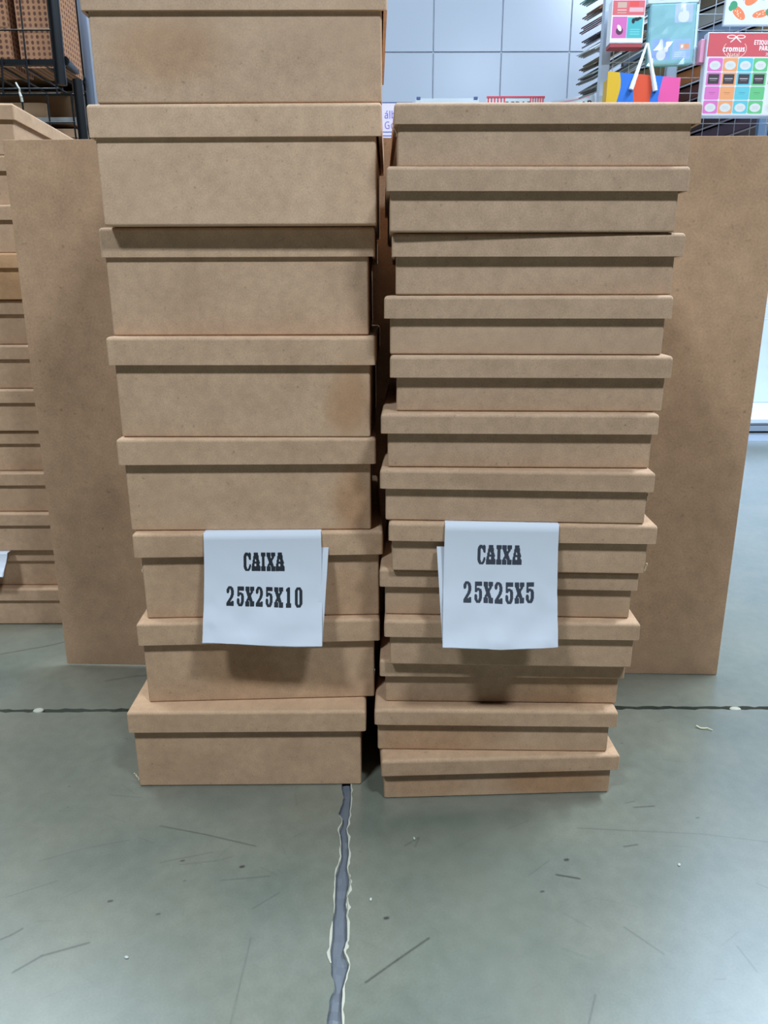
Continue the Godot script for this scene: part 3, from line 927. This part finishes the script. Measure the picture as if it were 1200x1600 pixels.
	for q in [[-1.75, -0.885, 0.9972, 1.083, 2.40, Color(0.68, 0.56, 0.43), "dark brown sheet standing on the lower white-edged shelf"], [-1.75, -0.9500, 0.9972, 1.040, 2.34, Color(0.74, 0.60, 0.46), "shorter light brown sheet standing in front on the lower white-edged shelf"]]:
		var sh := put("brown_sheet", bevel_mesh(Vector3(q[1] - q[0], q[3] - q[2], 0.02), 0.0008), plain(q[5], 0.8), null, Vector3((q[0] + q[1]) / 2, q[2], -q[4]))
		tag(sh, q[6], "board", "sheets on the white-edged shelf")
	var pb := thing("pale_carton", "pale pinkish box under the lower white-edged shelf", "carton", Vector3(-0.93, 0.86, -2.36))
	put("body", bevel_mesh(Vector3(0.14, 0.085, 0.12), 0.001), plain(Color(0.80, 0.62, 0.48), 0.7), pb)
	put("lid", bevel_mesh(Vector3(0.144, 0.022, 0.124), 0.001), plain(Color(0.84, 0.67, 0.53), 0.7), pb, Vector3(0, 0.0855, 0))
	put("support_shelf", box_mesh(Vector3(-0.5, 0.848, -0.03), Vector3(0.432, 0.8598, 0.25)), plain(Color(0.5, 0.38, 0.27), 0.7), back)
	# twisted white tie
	var s := Shape.new()
	var p0 := Vector3(-0.8700, 1.0070, -1.980)
	var pts := [p0, Vector3(-0.8655, 0.9985, -1.978), Vector3(-0.8615, 0.9930, -1.977), Vector3(-0.8635, 0.9860, -1.979), Vector3(-0.8600, 0.9760, -1.977), Vector3(-0.8600, 0.9660, -1.979)]
	for i in pts.size() - 1:
		add_tube(s, pts[i] - p0, pts[i + 1] - p0, 0.0022 if i < 3 else 0.003, 7)
	var tie := put("cable_tie", s.done(), plain(Color(0.80, 0.79, 0.74), 0.6), null, p0)
	tag(tie, "twisted white tie hanging on the black wires at top left", "tie")
	var pole := thing("steel_column", "pale grey steel column between the black wire shelf and the tall stack", "column", Vector3(-0.786, 0, -2.26))
	put("shaft", tube(Vector3(0, 0, 0), Vector3(0.0, 3.655, 0), 0.0185, 20), plain(Color(0.62, 0.67, 0.76), 0.3, 0.35), pole)
	put("base_plate", bevel_mesh(Vector3(0.05, 0.01, 0.05), 0.002), plain(Color(0.5, 0.54, 0.6), 0.4), pole)
	put("rib", box_mesh(Vector3(0.009, 0.011, 0.012), Vector3(0.018, 3.65, 0.019)), plain(Color(0.80, 0.83, 0.90), 0.3), pole)

func bevel_box_uv(size: Vector3) -> ArrayMesh:
	var s := Shape.new()
	s.box(Vector3(-size.x / 2, 0, -size.z / 2), Vector3(size.x / 2, size.y, size.z / 2))
	return s.done()

func craft_rack() -> void:
	# white grid rack on a gondola base
	var o := thing("grid_rack", "white wire grid rack hung with craft packs, upper right", "rack", Vector3(1.3, 0, -2.72))
	put("upright", bevel_mesh(Vector3(0.030, 1.815, 0.03), 0.003), M.grey_metal, o, Vector3(-0.581, 0.0845, -0.01))
	put("upright", bevel_mesh(Vector3(0.034, 1.815, 0.02), 0.003), M.grey_metal, o, Vector3(-0.352, 0.0845, -0.045))
	put("upright", bevel_mesh(Vector3(0.034, 1.815, 0.02), 0.003), plain(Color(0.42, 0.50, 0.60), 0.4), o, Vector3(-0.026, 0.0845, -0.045))
	put("upright", bevel_mesh(Vector3(0.030, 1.815, 0.03), 0.003), M.grey_metal, o, Vector3(0.70, 0.0845, -0.01))
	var vw := tube(Vector3(0, 0.42, 0), Vector3(0, 1.88, 0), 0.0013, 6)
	for i in 24:
		put("wire", vw, M.wire_white, o, Vector3(-0.556 + i * 0.0522, 0, 0))
	var hw := tube(Vector3(-0.58, 0, 0.002), Vector3(0.70, 0, 0.002), 0.0013, 6)
	for i in 28:
		put("wire", hw, M.wire_white, o, Vector3(0, 0.430 + i * 0.0448, 0))
	var gb := thing("gondola_base", "white shelf base with a dark line along its foot, under the wire grid rack", "shelf base", Vector3(1.3, 0, -2.72))
	put("base_deck", bevel_mesh(Vector3(1.34, 0.018, 0.42), 0.003), plain(Color(0.84, 0.88, 0.94), 0.35), gb, Vector3(0.06, 0.066, -0.16))
	put("kick_plate", box_mesh(Vector3(-0.58, 0.0, 0.02), Vector3(0.72, 0.056, 0.035)), plain(Color(0.78, 0.84, 0.94), 0.4), gb)
	put("kick_strip", box_mesh(Vector3(-0.58, 0.030, 0.0352), Vector3(0.72, 0.036, 0.038)), M.black, o)
	var wp := put("white_panel", bevel_mesh(Vector3(1.30, 0.893, 0.02), 0.002), plain(Color(0.84, 0.87, 0.92), 0.4), null, Vector3(1.37, 0.0845, -3.075))
	tag(wp, "plain white panel closing the lower back of the wire grid rack", "panel")
	var bb := put("back_board", bevel_mesh(Vector3(1.02, 0.95, 0.02), 0.001), plain(Color(0.16, 0.09, 0.08), 0.8), null, Vector3(1.51, 0.99, -3.52))
	tag(bb, "dark brown board closing the rack behind its sloping paper trays", "board")
	# paper stacks lying on sloping trays behind the grid
	var tones := [Color(0.45, 0.45, 0.43), Color(0.50, 0.52, 0.50), Color(0.44, 0.40, 0.30), Color(0.80, 0.82, 0.84), Color(0.20, 0.15, 0.20), Color(0.36, 0.16, 0.20), Color(0.52, 0.34, 0.20), Color(0.55, 0.78, 0.72), Color(0.30, 0.20, 0.26)]
	var nick := ["grey", "pale grey", "olive", "white", "dark plum", "maroon", "tan", "mint", "purple"]
	for i in 9:
		var y := 1.1948 + i * 0.0405
		var st := thing("paper_stack", "fanned stack of %s craft paper sticking out left of the rack upright" % nick[i], "paper", Vector3(0.724 - (0.010 if i % 2 else 0.0), y, -2.90), 0.0, "craft paper stacks in the rack")
		st.rotation = Vector3(0.10, 0.12, 0.50)
		for k in 4:
			var c: Color = tones[i].lerp([Color(0.85, 0.86, 0.88), tones[(i + 3) % 9], Color(0.25, 0.2, 0.18), tones[i]][k], 0.35)
			var sheet := put("sheet", bevel_mesh(Vector3(0.30, 0.0045, 0.14), 0.0004), plain(c, 0.6), st, Vector3(0.15 + 0.006 * ((k * 3 + i) % 4), -0.012 + k * 0.0055, -0.06))
			sheet.rotation.y = 0.05 * ((k + i) % 3 - 1)
	# dark sloping trays filling the rest of the rack
	var tray_tone := [Color(0.20, 0.13, 0.18), Color(0.15, 0.07, 0.08), Color(0.20, 0.07, 0.06), Color(0.28, 0.10, 0.07), Color(0.50, 0.28, 0.09), Color(0.36, 0.30, 0.18), Color(0.36, 0.42, 0.50), Color(0.42, 0.42, 0.40), Color(0.24, 0.20, 0.12)]
	for i in 9:
		var y := 0.985 + i * 0.058
		var tr := thing("paper_tray", "sloping tray of %s paper behind the white grid, %s up" % [["dark plum", "blackish maroon", "maroon", "rust red", "amber", "olive", "slate blue", "grey", "dark olive"][i], ["lowest", "second", "third", "fourth", "fifth", "sixth", "seventh", "eighth", "highest"][i]], "tray", Vector3(0.97, y, -3.16), 0.0, "paper trays in the rack")
		tr.rotation = Vector3(0.25, 0.0, 0.33)
		put("paper", bevel_mesh(Vector3(0.62, 0.042, 0.26), 0.001), plain(tray_tone[i], 0.7), tr, Vector3(0.31, 0.004, -0.1))
		put("tray", bevel_mesh(Vector3(0.64, 0.0035, 0.29), 0.0008), plain([Color(0.30, 0.27, 0.28), Color(0.52, 0.52, 0.55)][0 if i < 4 else 1], 0.4), tr, Vector3(0.31, -0.001, -0.095))
	hanging_packs()

func hanging_packs() -> void:
	var hook := plain(Color(0.75, 0.76, 0.8), 0.3, 0.6)
	# big pack of gift labels
	var img := Image.create(384, 480, false, Image.FORMAT_RGB8)
	img.fill(Color(0.82, 0.81, 0.83))
	img.fill_rect(Rect2i(0, 0, 384, 136), Color(0.78, 0.36, 0.38))
	for q in [[118, 0.5, 62.0]]:
		for k in 40:      # outline of a tied bag
			var t0 := PI * 0.80 + k / 40.0 * PI * 1.4 + PI * 1.0
			stroke(img, Vector2(q[0] + 50 * cos(t0), 92 + 52 * sin(t0)), Vector2(q[0] + 50 * cos(t0 + 0.11), 92 + 52 * sin(t0 + 0.11)), 1.3, Color(0.93, 0.8, 0.72), 0.9)
	for sgn in [-1.0, 1.0]:
		for k in 20:
			var t0 := k / 20.0 * TAU
			stroke(img, Vector2(118 + sgn * (20 + 18 * cos(t0)), 22 + 9 * sin(t0)), Vector2(118 + sgn * (20 + 18 * cos(t0 + 0.32)), 22 + 9 * sin(t0 + 0.32)), 2.2, Color(0.92, 0.88, 0.84), 0.9)
		stroke(img, Vector2(118, 26), Vector2(118 + sgn * 22, 52), 2.4, Color(0.92, 0.88, 0.84), 0.9)
	var tones := [Color(0.82, 0.45, 0.68), Color(0.88, 0.60, 0.42), Color(0.40, 0.70, 0.74), Color(0.42, 0.70, 0.48), Color(0.83, 0.82, 0.84), Color(0.70, 0.68, 0.72)]
	for i in 6:
		for j in 4:
			var x0 := 8 + i * 66
			var y0 := 144 + j * 83
			var c: Color = tones[i]
			img.fill_rect(Rect2i(x0 + 3, y0, 58, 78), c)
			img.fill_rect(Rect2i(x0, y0 + 4, 64, 70), c)
			if j == 0 or j == 3:
				fill_disc(img, x0 + 32, y0 + 42, 24, 26, Color(0.80, 0.79, 0.78) if i < 4 or j == 3 else Color(0.35, 0.33, 0.35))
				for k in 3: img.fill_rect(Rect2i(x0 + 19, y0 + 34 + k * 7, 26, 2), Color(0.72, 0.68, 0.66))
			elif j == 1:
				img.fill_rect(Rect2i(x0 + 8, y0 + 10, 48, 58), Color(0.30, 0.27, 0.28))
				img.fill_rect(Rect2i(x0 + 14, y0 + 34, 36, 5), Color(0.72, 0.68, 0.68))
				img.fill_rect(Rect2i(x0 + 18, y0 + 46, 28, 3), Color(0.55, 0.50, 0.50))
			else:
				img.fill_rect(Rect2i(x0 + 18, y0 + 34, 28, 4), c.darkened(0.18))
				img.fill_rect(Rect2i(x0 + 22, y0 + 44, 20, 2), c.darkened(0.14))
	var front := printed(img, 0.25)
	var w := 0.282
	var h := 0.236
	var a := thing("label_pack", "large hanging pack of colourful gift labels with a red header", "label pack", Vector3(1.151, 1.0620, -2.655))
	a.rotation.y = 0.02
	put("sheets", bevel_mesh(Vector3(w, h, 0.030), 0.002), plain(Color(0.78, 0.80, 0.86), 0.4), a)
	var face := Shape.new()
	face.quad(Vector3(-w / 2 + 0.004, h - 0.002, 0.0155), Vector3(w / 2, h - 0.002, 0.0155), Vector3(w / 2, 0.004, 0.0155), Vector3(-w / 2 + 0.002, 0.004, 0.0155), Vector3.BACK)
	put("printed_face", face.done(), front, a)
	put("hanging_strip", bevel_mesh(Vector3(0.020, 0.066, 0.03), 0.002), plain(Color(0.82, 0.56, 0.66), 0.3), a, Vector3(-w / 2 - 0.006, h - 0.082, -0.008))
	var pale := plain(Color(0.95, 0.88, 0.9), 0.5)
	lettering("cromus", 0.016, Vector3(-0.055, h - 0.046, 0.0158), plain(Color(0.93, 0.93, 0.96), 0.5), a, 0.9)
	lettering("Natal", 0.012, Vector3(-0.055, h - 0.062, 0.0158), plain(Color(0.93, 0.8, 0.72), 0.5), a, 1.0, false)
	lettering("ETIQUETAS ADESIVAS", 0.013, Vector3(0.078, h - 0.028, 0.0158), pale, a, 0.80)
	lettering("PARA PRESENTE", 0.013, Vector3(0.078, h - 0.044, 0.0158), pale, a, 0.80)
	lettering("30 ETIQUETAS", 0.008, Vector3(0.078, h - 0.060, 0.0158), pale, a, 0.9, false)
	put("hook", tube(Vector3(0.0, h - 0.006, 0.016), Vector3(0.0, h + 0.008, -0.055), 0.002, 6), hook, a)
	# teal pack in a clear bag
	img = Image.create(256, 288, false, Image.FORMAT_RGB8)
	img.fill(Color(0.44, 0.67, 0.69))
	img.fill_rect(Rect2i(136, 0, 104, 90), Color(0.66, 0.70, 0.84))
	img.fill_rect(Rect2i(14, 168, 108, 106), Color(0.50, 0.60, 0.82))
	img.fill_rect(Rect2i(134, 172, 108, 100), Color(0.56, 0.66, 0.86))
	img.fill_rect(Rect2i(128, 0, 6, 288), Color(0.40, 0.68, 0.71))
	for q in [[190, 34, 10, 34], [172, 62, 16, 24], [206, 60, 14, 26], [190, 70, 26, 20], [66, 188, 11, 18], [66, 214, 14, 22], [68, 250, 28, 26], [96, 222, 14, 14]]:
		fill_disc(img, q[0], q[1], q[2], q[3], Color(0.86, 0.84, 0.92))
	img.fill_rect(Rect2i(178, 196, 26, 26), Color(0.90, 0.62, 0.48))
	img.fill_rect(Rect2i(204, 196, 28, 26), Color(0.90, 0.52, 0.22))
	fill_disc(img, 190, 209, 7, 9, Color(0.95, 0.93, 0.95))
	for k in 3: img.fill_rect(Rect2i(146, 236 + k * 10, 70, 4), Color(0.76, 0.80, 0.92))
	var tealm := plain(Color(0.42, 0.70, 0.73), 0.4)
	var b := thing("teal_pack", "teal paper pack with white figures in a clear bag, white header card", "craft pack", Vector3(0.9085, 1.2160, -2.675))
	b.rotation.z = 0.03
	put("block", bevel_mesh(Vector3(0.140, 0.166, 0.034), 0.002), tealm, b)
	face = Shape.new()
	face.quad(Vector3(-0.068, 0.164, 0.0175), Vector3(0.068, 0.164, 0.0175), Vector3(0.068, 0.004, 0.0175), Vector3(-0.068, 0.004, 0.0175), Vector3.BACK)
	put("printed_face", face.done(), printed(img, 0.4), b)
	put("header_card", bevel_mesh(Vector3(0.158, 0.075, 0.030), 0.0015), M.white, b, Vector3(-0.002, 0.168, 0.0))
	var disc := CylinderMesh.new()
	disc.top_radius = 0.020; disc.bottom_radius = 0.020; disc.height = 0.001; disc.radial_segments = 24
	var dm := put("emblem", disc, plain(Color(0.82, 0.40, 0.42), 0.5), b, Vector3(-0.036, 0.199, 0.0158))
	dm.rotation.x = PI / 2
	for k in 2: put("print_line", box_mesh(Vector3(0.012, 0.184 + k * 0.010, 0.0152), Vector3(0.056, 0.188 + k * 0.010, 0.0157)), plain(Color(0.60, 0.66, 0.72), 0.5), b)
	var clear := plain(Color(0.92, 0.97, 1.0, 0.13), 0.12)
	clear.transparency = BaseMaterial3D.TRANSPARENCY_ALPHA
	clear.cull_mode = BaseMaterial3D.CULL_DISABLED
	var bag := Shape.new()      # a creased clear bag around the block
	rng.seed = 42
	var gx := []
	for j in 9:
		var line := []
		for i in 9:
			line.append(Vector3(lerpf(-0.076, 0.080, i / 8.0), lerpf(-0.004, 0.168, j / 8.0), 0.0205 + rng.randf_range(-0.0022, 0.0026)))
		gx.append(line)
	for j in 8:
		for i in 8:
			var p: Vector3 = gx[j][i]
			var q: Vector3 = gx[j][i + 1]
			var r: Vector3 = gx[j + 1][i + 1]
			var t: Vector3 = gx[j + 1][i]
			var n1 := (q - p).cross(r - p).normalized()
			var n2 := (r - p).cross(t - p).normalized()
			bag.tri(p, q, r, n1, n1, n1)
			bag.tri(p, r, t, n2, n2, n2)
	put("clear_bag", bag.done(), clear, b)
	put("bag_seam", box_mesh(Vector3(0.0755, 0.0, 0.004), Vector3(0.082, 0.165, 0.0065)), plain(Color(0.80, 0.86, 0.92), 0.2), b)
	# small red-headed pack, pink and teal
	img = Image.create(224, 256, false, Image.FORMAT_RGB8)
	img.fill(Color(0.92, 0.90, 0.93))
	img.fill_rect(Rect2i(4, 4, 216, 88), Color(0.84, 0.42, 0.44))
	img.fill_rect(Rect2i(36, 14, 62, 34), Color(0.80, 0.66, 0.60))
	img.fill_rect(Rect2i(36, 58, 62, 6), Color(0.90, 0.76, 0.72))
	img.fill_rect(Rect2i(36, 74, 62, 6), Color(0.82, 0.64, 0.58))
	img.fill_rect(Rect2i(118, 8, 62, 32), Color(0.88, 0.36, 0.34))
	img.fill_rect(Rect2i(118, 46, 96, 26), Color(0.88, 0.68, 0.70))
	img.fill_rect(Rect2i(8, 100, 100, 130), Color(0.82, 0.44, 0.68))
	img.fill_rect(Rect2i(110, 104, 106, 126), Color(0.36, 0.68, 0.70))
	fill_disc(img, 60, 186, 24, 24, Color(0.38, 0.26, 0.32))
	fill_disc(img, 58, 168, 12, 22, Color(0.93, 0.90, 0.94), -0.6)
	for q in [[150, 126, 11, 16], [172, 116, 20, 11], [192, 110, 14, 8]]: fill_disc(img, q[0], q[1], q[2], q[3], Color(0.20, 0.22, 0.24))
	for k in 3: img.fill_rect(Rect2i(132, 174 + k * 14, 66, 6), Color(0.48, 0.78, 0.78))
	var c := thing("pink_teal_pack", "small boxed craft pack, pink and teal under a red header", "craft pack", Vector3(0.7610, 1.2705, -2.670))
	put("block", bevel_mesh(Vector3(0.104, 0.120, 0.04), 0.002), plain(Color(0.88, 0.87, 0.90), 0.3), c)
	put("tray_base", bevel_mesh(Vector3(0.102, 0.010, 0.040), 0.001), plain(Color(0.62, 0.22, 0.24), 0.5), c, Vector3(0, -0.0102, 0))
	face = Shape.new()
	face.quad(Vector3(-0.051, 0.119, 0.0206), Vector3(0.051, 0.119, 0.0206), Vector3(0.051, 0.003, 0.0206), Vector3(-0.051, 0.003, 0.0206), Vector3.BACK)
	put("printed_face", face.done(), printed(img, 0.2), c)
	# carrot sticker sheet
	img = Image.create(320, 256, false, Image.FORMAT_RGB8)
	img.fill(Color(0.80, 0.82, 0.86))
	var org := Color(0.86, 0.46, 0.30)
	var grn := Color(0.24, 0.55, 0.40)
	for q in [[76, 196, 50, 24, 0.7], [208, 202, 50, 19, -0.2], [150, 120, 52, 30, -0.7], [250, 70, 44, 22, 0.5]]:
		fill_disc(img, q[0], q[1], q[2], q[3], org, q[4])
		for k in 9:
			var d := Vector2(rng.randf_range(-0.7, 0.7) * q[2], rng.randf_range(-0.6, 0.6) * q[3]).rotated(q[4])
			fill_disc(img, q[0] + d.x, q[1] + d.y, 3, 3, Color(0.93, 0.82, 0.72))
	for q in [[44, 158, 22, 22], [30, 172, 14, 16], [258, 192, 24, 20], [262, 206, 16, 14], [196, 88, 26, 22], [212, 110, 24, 24], [76, 104, 30, 24], [60, 84, 24, 18]]:
		fill_disc(img, q[0], q[1], q[2], q[3], grn)
	for k in 3: stroke(img, Vector2(96 + k * 10, 138 - k * 9), Vector2(122 + k * 9, 112 - k * 9), 1.6, Color(0.84, 0.42, 0.42), 0.9)
	var cs := thing("carrot_sheet", "white sticker sheet printed with orange carrots, top right corner", "sticker sheet", Vector3(1.150, 1.3225, -2.665))
	put("backing", bevel_mesh(Vector3(0.174, 0.140, 0.012), 0.001), M.white, cs)
	face = Shape.new()
	face.quad(Vector3(-0.085, 0.139, 0.0064), Vector3(0.086, 0.139, 0.0064), Vector3(0.086, 0.002, 0.0064), Vector3(-0.085, 0.002, 0.0064), Vector3.BACK)
	put("printed_face", face.done(), printed(img, 0.4), cs)
	# striped gift bag with white rope handles
	img = Image.create(384, 192, false, Image.FORMAT_RGB8)
	img.fill(Color(0.15, 0.42, 0.78))
	for y in 192:
		var t := y / 192.0
		var e1 := int(62 + 10 * sin(t * 7.0))
		img.fill_rect(Rect2i(0, y, e1, 1), Color(0.85, 0.66, 0.10))
		var rr := int(96 * sqrt(maxf(0.0, 1.0 - pow((t - 0.18) / 0.62, 2.0)))) if t < 0.8 else 0
		img.fill_rect(Rect2i(192 - rr / 2 - 6, y, int(rr * 1.05), 1), Color(0.86, 0.30, 0.16))
		var e2 := int(292 - 18 * sin(minf(t * 2.6, 1.6)) + 60 * maxf(0.0, t - 0.45))
		img.fill_rect(Rect2i(e2, y, 384 - e2, 1), Color(0.88, 0.32, 0.58))
	var g := thing("gift_bag", "paper gift bag in yellow, blue, orange and pink waves with white handles", "bag", Vector3(0.8165, 1.0250, -2.640))
	put("body", bevel_mesh(Vector3(0.226, 0.141, 0.05), 0.001), plain(Color(0.80, 0.62, 0.12), 0.5), g)
	face = Shape.new()
	face.quad(Vector3(-0.114, 0.160, 0.0256), Vector3(0.114, 0.142, 0.0256), Vector3(0.114, 0.0, 0.0256), Vector3(-0.114, 0.0, 0.0256), Vector3.BACK)
	put("printed_face", face.done(), printed(img, 0.45), g)
	var rope := plain(Color(0.90, 0.91, 0.94), 0.7)
	for q in [[-0.040, 0.108, 0.0], [0.036, 0.104, 0.002]]:
		var s := Shape.new()
		var p := Vector3(q[0], q[1], 0.031)
		var e := Vector3(0.0 + q[2], 0.237, 0.024)
		for k in 6:
			var f0 := k / 6.0
			var f1 := (k + 1) / 6.0
			var w0 := 0.010 - 0.006 * f0
			var m := p.lerp(e, f0)
			var n := p.lerp(e, f1)
			add_tube(s, m, n, w0 * 0.75, 8)
		put("handle", s.done(), rope, g)
	put("hook", tube(Vector3(0.001, 0.238, 0.024), Vector3(0.001, 0.246, -0.07), 0.002, 6), hook, g)

func label_cards() -> void:
	# a low white bin far behind the boxes with price cards standing on its front edge
	var bin := thing("display_bin", "low white display bin before the far wall carrying price cards", "display bin", Vector3(0.34, 0, -3.55))
	put("body", bevel_mesh(Vector3(1.1, 1.10, 0.40), 0.004), M.white, bin)
	put("rim", bevel_mesh(Vector3(1.11, 0.02, 0.41), 0.004), M.white, bin, Vector3(0, 1.1005, 0))
	var red := plain(Color(0.78, 0.25, 0.30), 0.6)
	var blue := plain(Color(0.28, 0.34, 0.50), 0.6)
	var pinkish := plain(Color(0.86, 0.80, 0.90), 0.6)
	for q in [[0.131, 0.386, 1.2715, 0.0, "white price card reading SCRAP DE, behind the flat stack's top", 0], [0.418, 0.653, 1.2795, 0.02, "price card edged with red stripes, behind the flat stack's top", 1], [0.706, 0.880, 1.2780, 0.18, "tilted white price card reading SCRAP, left of the rack upright", 2], [-0.10, 0.1200, 1.2590, 0.0, "lilac price card showing in the gap between the two stacks", 3]]:
		var w: float = q[1] - q[0]
		var y0 := 1.1206
		var h: float = q[2] - y0
		var c := thing("price_card", q[4], "price card", Vector3((q[0] + q[1]) / 2, y0, -3.352 + (0.002 if q[5] == 0 else 0.0)), 0.0, "price cards on the far bin")
		put("card", bevel_mesh(Vector3(w, h, 0.003), 0.0004), pinkish if q[5] == 3 else M.white, c)
		if q[5] == 0:
			lettering("SCRAP DE", 0.024, Vector3(0.01, h - 0.029, 0.0018), M.ink, c, 1.1)
			for sx in [-1, 1]: put("clip", bevel_mesh(Vector3(0.016, 0.010, 0.008), 0.001), blue, c, Vector3(sx * (w / 2 - 0.012), h - 0.004, 0.0))
		elif q[5] == 1:
			for k in 6:
				put("stripe", box_mesh(Vector3(-w / 2 + 0.004 + k * 0.013, 0.01, 0.0016), Vector3(-w / 2 + 0.010 + k * 0.013, h - 0.004, 0.0022)), red, c)
				put("stripe", box_mesh(Vector3(w / 2 - 0.010 - k * 0.010, 0.01, 0.0016), Vector3(w / 2 - 0.005 - k * 0.010, h - 0.004, 0.0022)), red, c)
			put("border", box_mesh(Vector3(-w / 2, h - 0.006, 0.0023), Vector3(w / 2, h, 0.003)), red, c)
			lettering("SCRAP", 0.024, Vector3(0.01, h - 0.031, 0.0024), M.ink, c, 1.1)
		elif q[5] == 2:
			c.rotation.z = 0.18
			lettering("SCRAP", 0.026, Vector3(0.02, h - 0.036, 0.0018), M.ink, c, 1.0)
			put("border", box_mesh(Vector3(-w / 2 + 0.02, h - 0.012, 0.0017), Vector3(w / 2 - 0.02, h - 0.008, 0.0023)), plain(Color(0.84, 0.6, 0.66), 0.6), c)
		else:
			put("border", box_mesh(Vector3(-w / 2, h - 0.003, 0.0017), Vector3(w / 2, h, 0.0024)), blue, c)
			lettering("álbum", 0.028, Vector3(0.044, h - 0.046, 0.0018), plain(Color(0.45, 0.38, 0.66), 0.6), c, 0.9, false)
			lettering("Gorgu", 0.028, Vector3(0.044, h - 0.084, 0.0018), plain(Color(0.55, 0.42, 0.66), 0.6), c, 0.9, false)
			for yy in [0.014, 0.028]: put("border", box_mesh(Vector3(-w / 2, yy, 0.0017), Vector3(w / 2, yy + 0.003, 0.0024)), plain(Color(0.36, 0.42, 0.62), 0.6), c)

func litter() -> void:
	var s := Shape.new()
	var pts := [Vector3(-0.008, 0.0022, -0.003), Vector3(-0.004, 0.0012, 0.0015), Vector3(0.0, 0.0015, 0.002), Vector3(0.004, 0.0022, 0.0025), Vector3(0.009, 0.0012, 0.006)]
	for i in pts.size() - 1:
		add_tube(s, pts[i], pts[i + 1], 0.0009 if i < 3 else 0.0006, 6)
	var o := put("wood_shaving", s.done(), plain(Color(0.80, 0.76, 0.62), 0.8), null, Vector3(0.406, 0.0, -0.827))
	tag(o, "thin curled pale wood shaving lying on the floor at right", "shaving")
	var chip := SphereMesh.new()
	chip.radius = 0.0014; chip.height = 0.0018; chip.radial_segments = 8; chip.rings = 4
	for q in [[-0.217, 0.49, 1.0, "bright white paint crumb on the floor at lower left"], [0.286, 0.593, 1.0, "pale crumb on the floor at the right, below the flat stack"], [0.030, 0.630, 0.8, "tiny pale crumb on the floor under the flat stack's left corner"], [-0.013, 0.551, 0.9, "pale crumb beside the open floor joint"]]:
		var c := put("floor_crumb", chip, plain(Color(0.66, 0.66, 0.62), 0.8), null, Vector3(q[0], 0.0006, -q[1]))
		c.scale = Vector3(q[2], 0.8, 1.5)
		c.rotation.y = q[0] * 9.0
		tag(c, q[3], "crumb", "crumbs on the floor")
